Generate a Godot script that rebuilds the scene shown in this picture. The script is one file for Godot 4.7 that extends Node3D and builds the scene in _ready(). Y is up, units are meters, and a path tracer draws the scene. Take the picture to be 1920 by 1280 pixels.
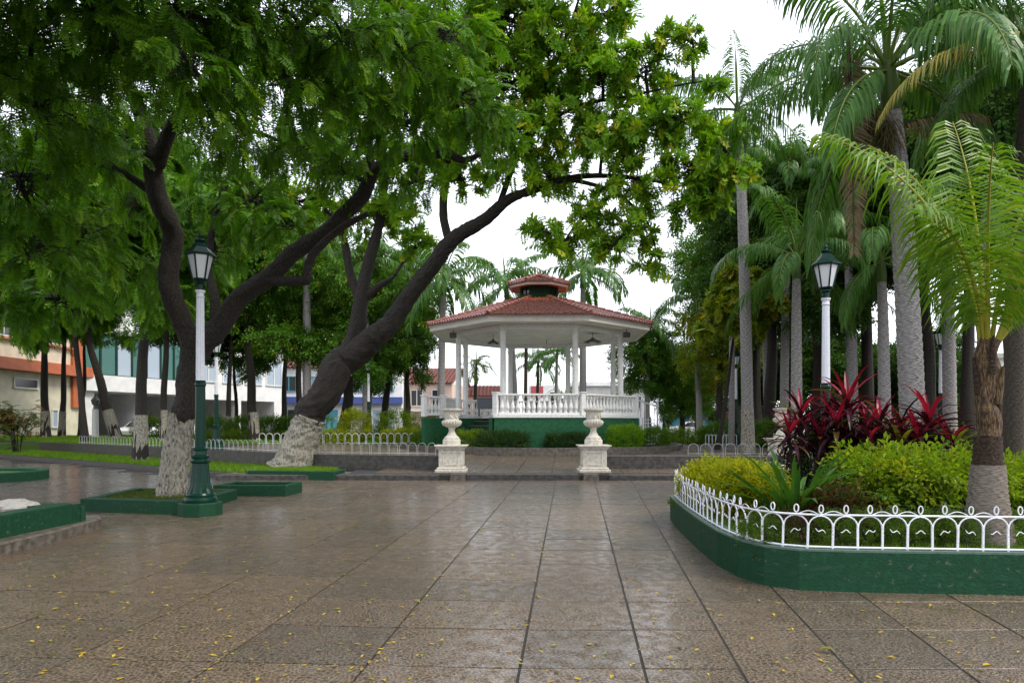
extends Node3D
# A town park with a bandstand after rain. Distances in metres, -z is into the picture.

const F := 1270.0      # focal length in photograph pixels, used to turn measured positions into metres
const EYE := 1.5
var M := {}
var names := {}
var R := RandomNumberGenerator.new()


# ---------------------------------------------------------------- mesh building
class MB:
	var v := PackedVector3Array()
	var n := PackedVector3Array()
	var c := PackedColorArray()
	var tint := Color(1, 1, 1)
	var colored := false

	func tri(a: Vector3, b: Vector3, d: Vector3) -> void:
		var k := (b - a).cross(d - a).normalized()
		v.append(a); v.append(d); v.append(b)
		n.append(k); n.append(k); n.append(k)
		if colored:
			c.append(tint); c.append(tint); c.append(tint)

	func quad(a: Vector3, b: Vector3, d: Vector3, e: Vector3) -> void:
		tri(a, b, d)
		tri(a, d, e)

	func squad(a: Vector3, b: Vector3, d: Vector3, e: Vector3, na: Vector3, nb: Vector3, nd: Vector3, ne: Vector3) -> void:
		v.append(a); v.append(d); v.append(b)
		n.append(na); n.append(nd); n.append(nb)
		v.append(a); v.append(e); v.append(d)
		n.append(na); n.append(ne); n.append(nd)
		if colored:
			for i in 6: c.append(tint)

	func box(at: Vector3, s: Vector3, bev := 0.0, b := Basis.IDENTITY) -> void:
		var h := s * 0.5
		var k: float = min(bev, min(h.x, min(h.y, h.z)) * 0.9)
		var ax := [b.x, b.y, b.z]
		var hh := [h.x, h.y, h.z]
		for i in 3:
			var u: Vector3 = ax[(i + 1) % 3]
			var w: Vector3 = ax[(i + 2) % 3]
			var hu: float = hh[(i + 1) % 3] - k
			var hw: float = hh[(i + 2) % 3] - k
			for sg in [-1.0, 1.0]:
				var o: Vector3 = at + ax[i] * hh[i] * sg
				if sg > 0:
					quad(o - u * hu - w * hw, o + u * hu - w * hw, o + u * hu + w * hw, o - u * hu + w * hw)
				else:
					quad(o - u * hu - w * hw, o - u * hu + w * hw, o + u * hu + w * hw, o + u * hu - w * hw)
		if k <= 0.0:
			return
		for i in 3:
			var j := (i + 1) % 3
			var l := (i + 2) % 3
			for sj in [-1.0, 1.0]:
				for sl in [-1.0, 1.0]:
					var p: Vector3 = at + ax[j] * hh[j] * sj + ax[l] * (hh[l] - k) * sl
					var q: Vector3 = at + ax[j] * (hh[j] - k) * sj + ax[l] * hh[l] * sl
					var e: Vector3 = ax[i] * (hh[i] - k)
					if sj * sl > 0:
						quad(p - e, q - e, q + e, p + e)
					else:
						quad(p - e, p + e, q + e, q - e)
		for sx in [-1.0, 1.0]:
			for sy in [-1.0, 1.0]:
				for sz in [-1.0, 1.0]:
					var p0: Vector3 = at + ax[0] * hh[0] * sx + ax[1] * (hh[1] - k) * sy + ax[2] * (hh[2] - k) * sz
					var p1: Vector3 = at + ax[0] * (hh[0] - k) * sx + ax[1] * hh[1] * sy + ax[2] * (hh[2] - k) * sz
					var p2: Vector3 = at + ax[0] * (hh[0] - k) * sx + ax[1] * (hh[1] - k) * sy + ax[2] * hh[2] * sz
					if sx * sy * sz > 0: tri(p0, p1, p2)
					else: tri(p0, p2, p1)

	func tube(p: Array, r: Array, sides := 8, cap := true, nz: FastNoiseLite = null, amp := 0.0, fissure := 0.0) -> void:
		var m := p.size()
		var t := (p[1] - p[0] as Vector3).normalized()
		var u := t.cross(Vector3(0.3, 0.1, 0.95) if absf(t.z) < 0.9 else Vector3.RIGHT).normalized()
		var rp := []
		var rn := []
		for i in m:
			var a: Vector3 = p[maxi(i - 1, 0)]
			var b: Vector3 = p[mini(i + 1, m - 1)]
			t = (b - a).normalized()
			u = (u - t * u.dot(t)).normalized()
			var w := t.cross(u)
			var row := PackedVector3Array()
			var nrow := PackedVector3Array()
			for j in sides + 1:
				var g := TAU * j / sides
				var dir := u * cos(g) + w * sin(g)
				var rad: float = r[i]
				if nz:
					var at: Vector3 = (p[i] + dir * r[i]) * Vector3(1, 0.45, 1)
					rad *= 1.0 + amp * nz.get_noise_3dv(at)
					rad += fissure * (0.5 - 2.2 * absf(nz.get_noise_3dv(at * Vector3(4.5, 2.0, 4.5) + Vector3(31, 7, 3))))
				row.append(p[i] + dir * rad)
				nrow.append(dir)
			rp.append(row); rn.append(nrow)
		if nz:
			for i in m:
				for j in sides + 1:
					var du: Vector3 = rp[i][(j + 1) % sides] - rp[i][(j + sides - 1) % sides]
					var dv: Vector3 = rp[mini(i + 1, m - 1)][j] - rp[maxi(i - 1, 0)][j]
					var k := du.cross(dv)
					if k.length() > 1e-9: rn[i][j] = k.normalized()
		for i in m - 1:
			for j in sides:
				squad(rp[i][j], rp[i][j + 1], rp[i + 1][j + 1], rp[i + 1][j], rn[i][j], rn[i][j + 1], rn[i + 1][j + 1], rn[i + 1][j])
		if cap:
			for j in sides:
				tri(p[0], rp[0][j + 1], rp[0][j])
				tri(p[m - 1], rp[m - 1][j], rp[m - 1][j + 1])

	# profile: [radius, height] pairs from the bottom up; smooth where the outline bends gently
	func lathe(pr: Array, segs := 16, at := Vector3.ZERO, flat := false, turn := 0.0) -> void:
		for i in pr.size() - 1:
			var r0: float = pr[i][0]
			var r1: float = pr[i + 1][0]
			var y0: float = pr[i][1]
			var y1: float = pr[i + 1][1]
			var nn := Vector2(y1 - y0, r0 - r1).normalized()
			for j in segs:
				var g := TAU * j / segs + turn
				var k := TAU * (j + 1) / segs + turn
				var d0 := Vector3(cos(g), 0, -sin(g))
				var d1 := Vector3(cos(k), 0, -sin(k))
				var a := at + d0 * r0 + Vector3.UP * y0
				var b := at + d1 * r0 + Vector3.UP * y0
				var e := at + d1 * r1 + Vector3.UP * y1
				var f := at + d0 * r1 + Vector3.UP * y1
				if flat:
					if r0 > 0.0001: tri(a, b, e)
					if r1 > 0.0001: tri(a, e, f)
				else:
					var n0 := d0 * nn.x + Vector3.UP * nn.y
					var n1 := d1 * nn.x + Vector3.UP * nn.y
					squad(a, b, e, f, n0, n1, n1, n0)

	# a closed outline (x, z) standing from y0 to y1, its top edge chamfered by bev
	func prism(o: PackedVector2Array, y0: float, y1: float, bev := 0.0, bottom := false) -> void:
		var q := o
		if Geometry2D.is_polygon_clockwise(q):
			q = o.duplicate(); q.reverse()
		# q now runs so that outside is to one fixed side; x right, z towards the viewer
		var m := q.size()
		var top := q
		if bev > 0.0:
			var got := Geometry2D.offset_polygon(q, -bev, Geometry2D.JOIN_MITER)
			if got.size() == 1 and got[0].size() == m:
				top = got[0]
				# the offset may start at another corner: line them up
				var best := 0
				for k in m:
					if top[k].distance_to(q[0]) < top[best].distance_to(q[0]): best = k
				var al := PackedVector2Array()
				for k in m: al.append(top[(best + k) % m])
				top = al
		var yb := y1 - (bev if top != q else 0.0)
		for i in m:
			var a := q[i]
			var b := q[(i + 1) % m]
			quad(Vector3(b.x, y0, b.y), Vector3(a.x, y0, a.y), Vector3(a.x, yb, a.y), Vector3(b.x, yb, b.y))
			if top != q:
				var ta := top[i]
				var tb := top[(i + 1) % m]
				quad(Vector3(b.x, yb, b.y), Vector3(a.x, yb, a.y), Vector3(ta.x, y1, ta.y), Vector3(tb.x, y1, tb.y))
		var ix := Geometry2D.triangulate_polygon(top)
		for i in range(0, ix.size(), 3):
			var a := Vector3(top[ix[i]].x, y1, top[ix[i]].y)
			var b := Vector3(top[ix[i + 1]].x, y1, top[ix[i + 1]].y)
			var d := Vector3(top[ix[i + 2]].x, y1, top[ix[i + 2]].y)
			if (b - a).cross(d - a).y > 0: tri(a, b, d)
			else: tri(a, d, b)
			if bottom:
				var dn := Vector3(0, y0 - y1, 0)
				if (b - a).cross(d - a).y > 0: tri(a + dn, d + dn, b + dn)
				else: tri(a + dn, b + dn, d + dn)

	func mesh() -> ArrayMesh:
		var arr := []
		arr.resize(Mesh.ARRAY_MAX)
		arr[Mesh.ARRAY_VERTEX] = v
		arr[Mesh.ARRAY_NORMAL] = n
		if colored: arr[Mesh.ARRAY_COLOR] = c
		var m := ArrayMesh.new()
		if v.size(): m.add_surface_from_arrays(Mesh.PRIMITIVE_TRIANGLES, arr)
		return m


# ---------------------------------------------------------------- naming and nodes
func numbered(called: String) -> String:
	if not names.has(called):
		names[called] = 0
		return called
	names[called] += 1
	return "%s_%03d" % [called, names[called]]

func thing(called: String, label: String, category: String, at := Vector3.ZERO, group := "") -> Node3D:
	var o := Node3D.new()
	o.name = numbered(called)
	add_child(o)
	o.position = at
	o.set_meta("label", label)
	o.set_meta("category", category)
	if group: o.set_meta("group", group)
	return o

func part(called: String, m: Mesh, mat: Material, parent: Node3D, at := Vector3.ZERO, b := Basis.IDENTITY) -> MeshInstance3D:
	var o := MeshInstance3D.new()
	o.name = called
	o.mesh = m
	o.material_override = mat
	o.transform = Transform3D(b, at)
	parent.add_child(o, true)
	return o

func solo(called: String, m: Mesh, mat: Material, label: String, category: String, at := Vector3.ZERO, group := "") -> MeshInstance3D:
	var o := part(numbered(called), m, mat, self, at)
	o.set_meta("label", label)
	o.set_meta("category", category)
	if group: o.set_meta("group", group)
	return o

func setting(called: String, m: Mesh, mat: Material, kind := "structure") -> MeshInstance3D:
	var o := part(numbered(called), m, mat, self)
	o.set_meta("kind", kind)
	return o

# a point of the place that was measured at pixel (px, py) of the photograph, d metres away
func W(px: float, py: float, d: float) -> Vector3:
	return Vector3((px - 960.0) / F * d, EYE - (py - 795.0) / F * d, -d)

func X(px: float, d: float) -> float:
	return (px - 960.0) / F * d

# the upper plaza climbs gently from the step to the bandstand
func floor_h(d: float) -> float:
	if d < 18.2: return 0.0
	return 0.16 + clampf((d - 18.2) / 9.3, 0, 1) * 0.34


# ---------------------------------------------------------------- materials
func L(r: float, g: float, b: float) -> Color:
	return Color(r, g, b).linear_to_srgb()

func noise_tex(freq: float, cols: Array, offs: Array, type := FastNoiseLite.TYPE_SIMPLEX, oct := 4, size := 512, sd := 1, ridged := false) -> NoiseTexture2D:
	var f := FastNoiseLite.new()
	f.noise_type = type
	f.frequency = freq
	f.seed = sd
	f.fractal_type = FastNoiseLite.FRACTAL_RIDGED if ridged else FastNoiseLite.FRACTAL_FBM
	f.fractal_octaves = oct
	if type == FastNoiseLite.TYPE_SIMPLEX:
		f.domain_warp_enabled = true
		f.domain_warp_amplitude = 18.0
		f.domain_warp_frequency = freq * 1.3
	var t := NoiseTexture2D.new()
	t.width = size
	t.height = size
	t.seamless = true
	t.noise = f
	var g := Gradient.new()
	g.offsets = PackedFloat32Array(offs)
	g.colors = PackedColorArray(cols)
	t.color_ramp = g
	return t

func grey(a: float) -> Color:
	return Color(a, a, a)

func mat(col: Color, rough := 0.7, tex: Texture2D = null, scale := 1.0, bump: Texture2D = null, bump_cm := 0.0, rtex: Texture2D = null, bscale := 0.0) -> StandardMaterial3D:
	var m := StandardMaterial3D.new()
	m.albedo_color = col
	m.roughness = rough
	if tex: m.albedo_texture = tex
	if bump:
		m.heightmap_enabled = true
		m.heightmap_texture = bump
		m.heightmap_scale = bump_cm
	if rtex:
		m.roughness_texture = rtex
		m.roughness = 1.0
	if tex or bump or rtex:
		m.uv1_triplanar = true
		m.uv1_world_triplanar = true
		m.uv1_scale = Vector3.ONE * scale
	return m

func leaf_mat(rough := 0.42, back := 0.75) -> StandardMaterial3D:
	var m := StandardMaterial3D.new()
	m.vertex_color_use_as_albedo = true
	m.roughness = rough
	m.metallic_specular = 0.35
	m.backlight_enabled = true
	m.backlight = L(back * 0.95, back, back * 0.4)
	m.cull_mode = BaseMaterial3D.CULL_DISABLED
	return m

# a film of rain water over a rough surface
func water(m: StandardMaterial3D, film: Texture2D, amount: float) -> void:
	m.clearcoat_enabled = true
	m.clearcoat = amount
	m.clearcoat_roughness = 0.19
	m.clearcoat_texture = film

func make_materials() -> void:
	var fine := noise_tex(0.06, [grey(0.72), grey(1.0)], [0.2, 0.8], FastNoiseLite.TYPE_SIMPLEX, 5, 512, 3)
	var soft := noise_tex(0.012, [grey(0.93), grey(1.0)], [0.25, 0.75], FastNoiseLite.TYPE_SIMPLEX, 5, 512, 4)
	var grain := noise_tex(0.12, [grey(0.0), grey(1.0)], [0.1, 0.9], FastNoiseLite.TYPE_SIMPLEX, 4, 512, 5)
	var worm := noise_tex(0.04, [grey(0.0), grey(1.0)], [0.2, 0.95], FastNoiseLite.TYPE_SIMPLEX, 3, 2048, 6, true)
	var slabcol := noise_tex(0.028, [Color(0.36, 0.33, 0.3), Color(0.74, 0.7, 0.65), Color(1, 0.98, 0.93)], [0.2, 0.55, 0.85], FastNoiseLite.TYPE_SIMPLEX, 5, 2048, 7, true)
	var wet := noise_tex(0.007, [grey(0.3), grey(0.42), grey(0.6)], [0.3, 0.52, 0.75], FastNoiseLite.TYPE_SIMPLEX, 6, 1024, 8)
	var film := noise_tex(0.016, [grey(1.0), grey(0.7), grey(0.35), grey(0.2)], [0.25, 0.45, 0.62, 0.85], FastNoiseLite.TYPE_SIMPLEX, 6, 1024, 9)
	M.slab = []
	for k in 6:
		var t := 0.8 + 0.06 * k
		var m := mat(L(0.24 * t, 0.19 * t * (1.0 - 0.01 * k), 0.138 * t * (1.0 - 0.02 * k)), 1.0, slabcol, 0.31, worm, 0.9, wet)
		water(m, film, 0.8)
		M.slab.append(m)
	M.bed = mat(L(0.022, 0.019, 0.015), 0.6, fine, 0.7, grain, 0.5)
	M.flag = []
	for k in 4:
		var t := 0.8 + 0.12 * k
		M.flag.append(mat(L(0.12 * t, 0.105 * t, 0.09 * t), 1.0, slabcol, 0.4, worm, 1.0, wet))
		water(M.flag[k], film, 0.9)
	M.concrete = mat(L(0.13, 0.115, 0.1), 0.62, noise_tex(0.02, [Color(0.66, 0.63, 0.58), Color(0.88, 0.86, 0.82), Color(1, 1, 1)], [0.15, 0.5, 0.85], FastNoiseLite.TYPE_SIMPLEX, 6, 512, 11), 0.5, grain, 0.4)
	M.dark_concrete = mat(L(0.06, 0.055, 0.05), 0.5, noise_tex(0.02, [Color(0.6, 0.57, 0.54), Color(0.85, 0.83, 0.8), Color(1, 1, 1)], [0.15, 0.5, 0.85], FastNoiseLite.TYPE_SIMPLEX, 6, 512, 12), 0.5, grain, 0.4)
	var paintwear := noise_tex(0.025, [Color(0.8, 0.84, 0.8), Color(0.95, 0.96, 0.95), Color(1, 1, 1)], [0.12, 0.4, 0.8], FastNoiseLite.TYPE_SIMPLEX, 6, 512, 13)
	var chips := noise_tex(0.011, [L(0.11, 0.1, 0.085), L(0.06, 0.07, 0.05), L(0.009, 0.05, 0.022), L(0.006, 0.04, 0.018), L(0.01, 0.058, 0.028)], [0.0, 0.12, 0.16, 0.5, 0.9], FastNoiseLite.TYPE_SIMPLEX, 6, 1024, 31)
	M.green = mat(Color(1, 1, 1), 0.6, chips, 0.5, grain, 0.35)
	M.plinth = mat(L(0.022, 0.105, 0.048), 0.65, paintwear, 0.35, grain, 0.3)
	M.iron_green = mat(L(0.004, 0.036, 0.023), 0.22, fine, 1.5)
	M.iron_green.metallic_specular = 0.3
	M.green.metallic_specular = 0.3
	M.plinth.metallic_specular = 0.3
	M.white = mat(L(0.82, 0.81, 0.8), 0.5, noise_tex(0.03, [Color(0.86, 0.84, 0.8), Color(0.97, 0.97, 0.96), Color(1, 1, 1)], [0.1, 0.33, 0.6], FastNoiseLite.TYPE_SIMPLEX, 6, 512, 14), 0.6)
	M.soffit = mat(L(0.84, 0.8, 0.71), 0.8, soft, 0.2)
	M.iron_white = mat(L(0.72, 0.73, 0.78), 0.35, noise_tex(0.05, [Color(0.45, 0.38, 0.3), Color(0.95, 0.95, 0.95), Color(1, 1, 1)], [0.08, 0.24, 0.6], FastNoiseLite.TYPE_SIMPLEX, 5, 512, 15), 2.0)
	M.stone = mat(L(0.6, 0.56, 0.49), 0.75, noise_tex(0.02, [Color(0.84, 0.82, 0.78), Color(0.96, 0.95, 0.93), Color(1, 1, 1)], [0.12, 0.42, 0.75], FastNoiseLite.TYPE_SIMPLEX, 6, 512, 16), 0.7, grain, 0.08)
	M.tile = []
	for k in 3:
		var t := 0.8 + 0.2 * k
		M.tile.append(mat(L(0.28 * t, 0.1 * t, 0.074 * t), 0.5, noise_tex(0.02, [Color(0.35, 0.3, 0.3), Color(0.85, 0.8, 0.78), Color(1, 0.98, 0.92)], [0.15, 0.45, 0.8], FastNoiseLite.TYPE_SIMPLEX, 6, 512, 17 + k), 0.7))
	M.trim = mat(L(0.55, 0.17, 0.1), 0.55, soft, 0.6)
	var barkt := noise_tex(0.03, [Color(0.3, 0.26, 0.23), Color(0.62, 0.57, 0.5), Color(0.85, 0.83, 0.74), Color(1, 1, 0.96)], [0.2, 0.5, 0.72, 0.85], FastNoiseLite.TYPE_SIMPLEX, 6, 512, 21)
	var barkh := noise_tex(0.035, [grey(0), grey(1)], [0.2, 0.8], FastNoiseLite.TYPE_SIMPLEX, 5, 512, 22, true)
	M.bark = mat(L(0.07, 0.056, 0.043), 0.75, barkt, 1.0, barkh, 4.0)
	M.bark.uv1_scale = Vector3(2.0, 0.7, 2.0)
	var limet := noise_tex(0.013, [Color(0.1, 0.085, 0.07), Color(0.18, 0.16, 0.14), Color(0.72, 0.7, 0.65), Color(0.98, 0.97, 0.93)], [0.0, 0.2, 0.29, 0.9], FastNoiseLite.TYPE_SIMPLEX, 6, 1024, 23)
	M.lime = mat(L(0.44, 0.42, 0.38), 0.85, limet, 1.0, barkh, 1.5)
	M.lime.uv1_scale = Vector3(1.2, 0.45, 1.2)
	M.palm_trunk = mat(L(0.4, 0.38, 0.37), 0.8, noise_tex(0.03, [Color(0.42, 0.4, 0.38), Color(0.8, 0.79, 0.78), Color(1, 1, 1)], [0.2, 0.5, 0.8], FastNoiseLite.TYPE_SIMPLEX, 6, 512, 24), 1.0, grain, 0.5)
	M.palm_trunk.uv1_scale = Vector3(0.5, 2.6, 0.5)
	M.palm_dark = mat(L(0.12, 0.1, 0.085), 0.85, barkt, 1.0, grain, 0.6)
	M.palm_dark.uv1_scale = Vector3(1.0, 3.0, 1.0)
	M.fibre = mat(L(0.27, 0.18, 0.1), 0.85, barkt, 1.0, barkh, 1.2)
	M.fibre.uv1_scale = Vector3(3.0, 0.6, 3.0)
	M.soil = mat(L(0.045, 0.034, 0.024), 0.8, fine, 1.2, grain, 2.0)
	M.lawn = mat(L(0.09, 0.17, 0.015), 0.9, noise_tex(0.05, [Color(0.45, 0.5, 0.3), Color(0.8, 0.85, 0.7), Color(1, 1, 0.9)], [0.2, 0.5, 0.85], FastNoiseLite.TYPE_SIMPLEX, 6, 512, 25), 0.8, grain, 3.0)
	M.asphalt = mat(L(0.05, 0.05, 0.052), 0.45, fine, 0.5)
	M.leaf = leaf_mat(0.42, 1.0)
	M.waxy = leaf_mat(0.33, 0.8)
	M.dull = leaf_mat(0.6, 0.6)
	M.cream = mat(L(0.62, 0.56, 0.42), 0.8, soft, 0.12)
	M.plaster = mat(L(0.72, 0.71, 0.69), 0.8, soft, 0.12)
	M.pink = mat(L(0.6, 0.44, 0.36), 0.8, soft, 0.12)
	M.grey_wall = mat(L(0.4, 0.39, 0.37), 0.8, soft, 0.12)
	M.orange = mat(L(0.46, 0.115, 0.035), 0.6, soft, 0.2)
	M.teal = mat(L(0.08, 0.3, 0.36), 0.5, soft, 0.2)
	M.blue = mat(L(0.05, 0.08, 0.26), 0.5, soft, 0.2)
	M.red_cloth = mat(L(0.36, 0.06, 0.07), 0.7)
	M.green_glass = mat(L(0.02, 0.11, 0.085), 0.12)
	M.blue_glass = mat(L(0.3, 0.36, 0.42), 0.12)
	M.dark_glass = mat(L(0.025, 0.028, 0.03), 0.1)
	M.frosted = mat(L(0.62, 0.63, 0.64), 0.35)
	M.metal = mat(L(0.1, 0.1, 0.1), 0.4)
	M.rubber = mat(L(0.02, 0.02, 0.02), 0.8)
	M.carpaint = mat(L(0.7, 0.7, 0.7), 0.15)
	M.cardark = mat(L(0.3, 0.02, 0.02), 0.15)
	M.cloth = mat(L(0.13, 0.13, 0.16), 0.8)
	M.green_edge = mat(L(0.07, 0.12, 0.09), 0.5, paintwear, 0.9)
	M.palm_pale = mat(L(0.34, 0.29, 0.24), 0.85, M.palm_trunk.albedo_texture, 1.0, grain, 0.5)
	M.palm_pale.uv1_scale = Vector3(0.8, 6.0, 0.8)
	M.wire = mat(L(0.42, 0.42, 0.42), 0.5)
	M.fibre_dark = mat(L(0.09, 0.05, 0.03), 0.85, barkt, 1.5, barkh, 1.2)
	M.rock = mat(L(0.42, 0.4, 0.37), 0.6, M.stone.albedo_texture, 0.8, grain, 0.6)
	M.door = mat(L(0.16, 0.08, 0.04), 0.5, soft, 0.6)


# ---------------------------------------------------------------- the setting
func poly(a: Array) -> PackedVector2Array:   # [x, distance] pairs -> outline in x, z
	var o := PackedVector2Array()
	for p in a: o.append(Vector2(p[0], -p[1]))
	return o

func flat(called: String, a: Array, y: float, m: Material, kind := "structure", thick := 0.05) -> MeshInstance3D:
	var b := MB.new()
	b.prism(poly(a), y - thick, y)
	return setting(called, b.mesh(), m, kind)

# one paving stone with its own chamfered edges, slightly uneven
func slab_mesh(q: Array, y: float, gap_u: float, gap_v: float, b: MB, th := 0.05) -> void:
	# q: four corners (x, d) in order near-left, near-right, far-right, far-left
	var c := Vector2.ZERO
	for p in q: c += p * 0.25
	var lo := []
	var hi := []
	var tilt := Vector2(R.randf_range(-0.004, 0.004), R.randf_range(-0.004, 0.004))
	var lift := R.randf_range(-0.0015, 0.0015)
	for k in 4:
		var p: Vector2 = q[k]
		var e1: Vector2 = (q[(k + 1) % 4] - p).normalized()
		var e2: Vector2 = (q[(k + 3) % 4] - p).normalized()
		var g1: float = gap_u if k % 2 == 0 else gap_v
		var g2: float = gap_v if k % 2 == 0 else gap_u
		var o := p + e1 * g1 + e2 * g2
		var i := o + (e1 + e2) * 0.001
		var h := y + lift + tilt.dot(o - c)
		lo.append(Vector3(o.x, h - 0.0012, -o.y))
		hi.append(Vector3(i.x, h, -i.y))
	b.quad(hi[0], hi[1], hi[2], hi[3])
	for k in 4:
		var j := (k + 1) % 4
		b.quad(lo[k], lo[j], hi[j], hi[k])
		var dn := Vector3(0, -th, 0)
		b.quad(lo[k] + dn, lo[j] + dn, lo[j], lo[k])

func seen_size(p: Vector2) -> float:
	return 1.0 / maxf(p.y, 0.5) if absf(p.x) < p.y * 0.82 and p.y > 3.6 else 0.02 / maxf(p.length(), 0.5)

func build_paving() -> void:
	var bed := MB.new()
	bed.prism(poly([[-60, -12], [60, -12], [60, 18.0], [-7.0, 18.0], [-60, 18.0]]), -0.3, -0.006)
	bed.prism(poly([[-60, 18.0], [-7.0, 18.0], [-13.3, 23.6], [-23.6, 31.2], [-60, 58]]), -0.3, -0.006)
	var ground := setting("plaza_paving", bed.mesh(), M.bed)
	# column joints: [x at 3.94 m, drift to the right per metre away]; the stones fan out on one side
	var cols := []
	for k in range(13, 0, -1): cols.append([0.03 - 0.955 * k, 0.081])
	cols += [[0.03, 0.081], [0.788, 0.1], [1.37, 0.128], [2.03, 0.155], [2.72, 0.175], [3.45, 0.19], [4.2, 0.2], [5.0, 0.205], [5.9, 0.21], [6.8, 0.21], [7.7, 0.21]]
	var todo := []
	var rim := poly(RIM)
	for j in range(-2, 18):
		for i in cols.size() - 1:
			var q := []
			for e in [[i, j], [i + 1, j], [i + 1, j + 1], [i, j + 1]]:
				var d: float = 4.16 + 0.78 * e[1]
				var x: float = cols[e[0]][0] + cols[e[0]][1] * (d - 3.94)
				if x < 0: d -= 0.12 * x * clampf(d / 6.0, 0, 1) * 0.8
				if i < 14: d = minf(d, 18.12 + maxf(0, -x - 4.0) * 0.2)
				else: d = minf(d, 18.12)
				q.append(Vector2(x, d))
			var c: Vector2 = (q[0] + q[1] + q[2] + q[3]) * 0.25
			if q[2].y - q[1].y < 0.1: continue
			if c.x < -7.6 and c.y > 10.4: continue
			var inside := 0
			for e in q:
				if Geometry2D.is_point_in_polygon(Vector2(e.x, -e.y), rim): inside += 1
			if inside == 4: continue
			todo.append([seen_size(c), q])
	todo.sort_custom(func(a, b): return a[0] > b[0])
	var rest := []
	for k in 6: rest.append(MB.new())
	for t in todo.size():
		var w := R.randi() % 6
		if t < 280:
			var b := MB.new()
			slab_mesh(todo[t][1], 0.0, 0.009, 0.008, b)
			part("paving_slab", b.mesh(), M.slab[w], ground)
		else:
			slab_mesh(todo[t][1], 0.0, 0.009, 0.008, rest[w])
	for k in 6:
		if rest[k].v.size():
			part("distant_paving_slabs", rest[k].mesh(), M.slab[k], ground).set_meta("kind", "stuff")
	# irregular flagstones of the side plaza
	var fl := []
	for j in 17:
		for i in 16:
			var base := Vector2(-7.4 - i * 1.35, 10.2 + j * 1.25)
			fl.append(base)
	var grid := {}
	for j in 18:
		for i in 17:
			grid[[i, j]] = Vector2(-7.3 - i * 1.35 + R.randf_range(-0.28, 0.28) + (0.5 if j % 2 else 0.0), 10.2 + j * 1.2 + R.randf_range(-0.25, 0.25))
	for j in 17:
		for i in 16:
			var q := [grid[[i + 1, j]], grid[[i, j]], grid[[i, j + 1]], grid[[i + 1, j + 1]]]
			var c: Vector2 = (q[0] + q[1] + q[2] + q[3]) * 0.25
			var lim := 18.4 + maxf(0, -c.x - 7.2) * 0.77
			if c.y > lim - 0.7 or absf(c.x) > c.y * 0.86: continue
			var b := MB.new()
			slab_mesh(q, 0.004, 0.014, 0.014, b, 0.06)
			part("flagstone", b.mesh(), M.flag[R.randi() % 4], ground)

func wall_run(pts: Array, y0: float, y1: float, th: float, bev := 0.015) -> ArrayMesh:
	# a wall of even thickness along points (x, d); the points mark its viewer-side face
	var near := []
	var far := []
	for i in pts.size():
		var a := Vector2(pts[maxi(i - 1, 0)][0], pts[maxi(i - 1, 0)][1])
		var b := Vector2(pts[mini(i + 1, pts.size() - 1)][0], pts[mini(i + 1, pts.size() - 1)][1])
		var t := (b - a).normalized()
		var nn := Vector2(-t.y, t.x)
		near.append(pts[i])
		far.append([pts[i][0] + nn.x * th, pts[i][1] + nn.y * th])
	far.reverse()
	var m := MB.new()
	m.prism(poly(near + far), y0, y1, bev)
	return m.mesh()

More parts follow.
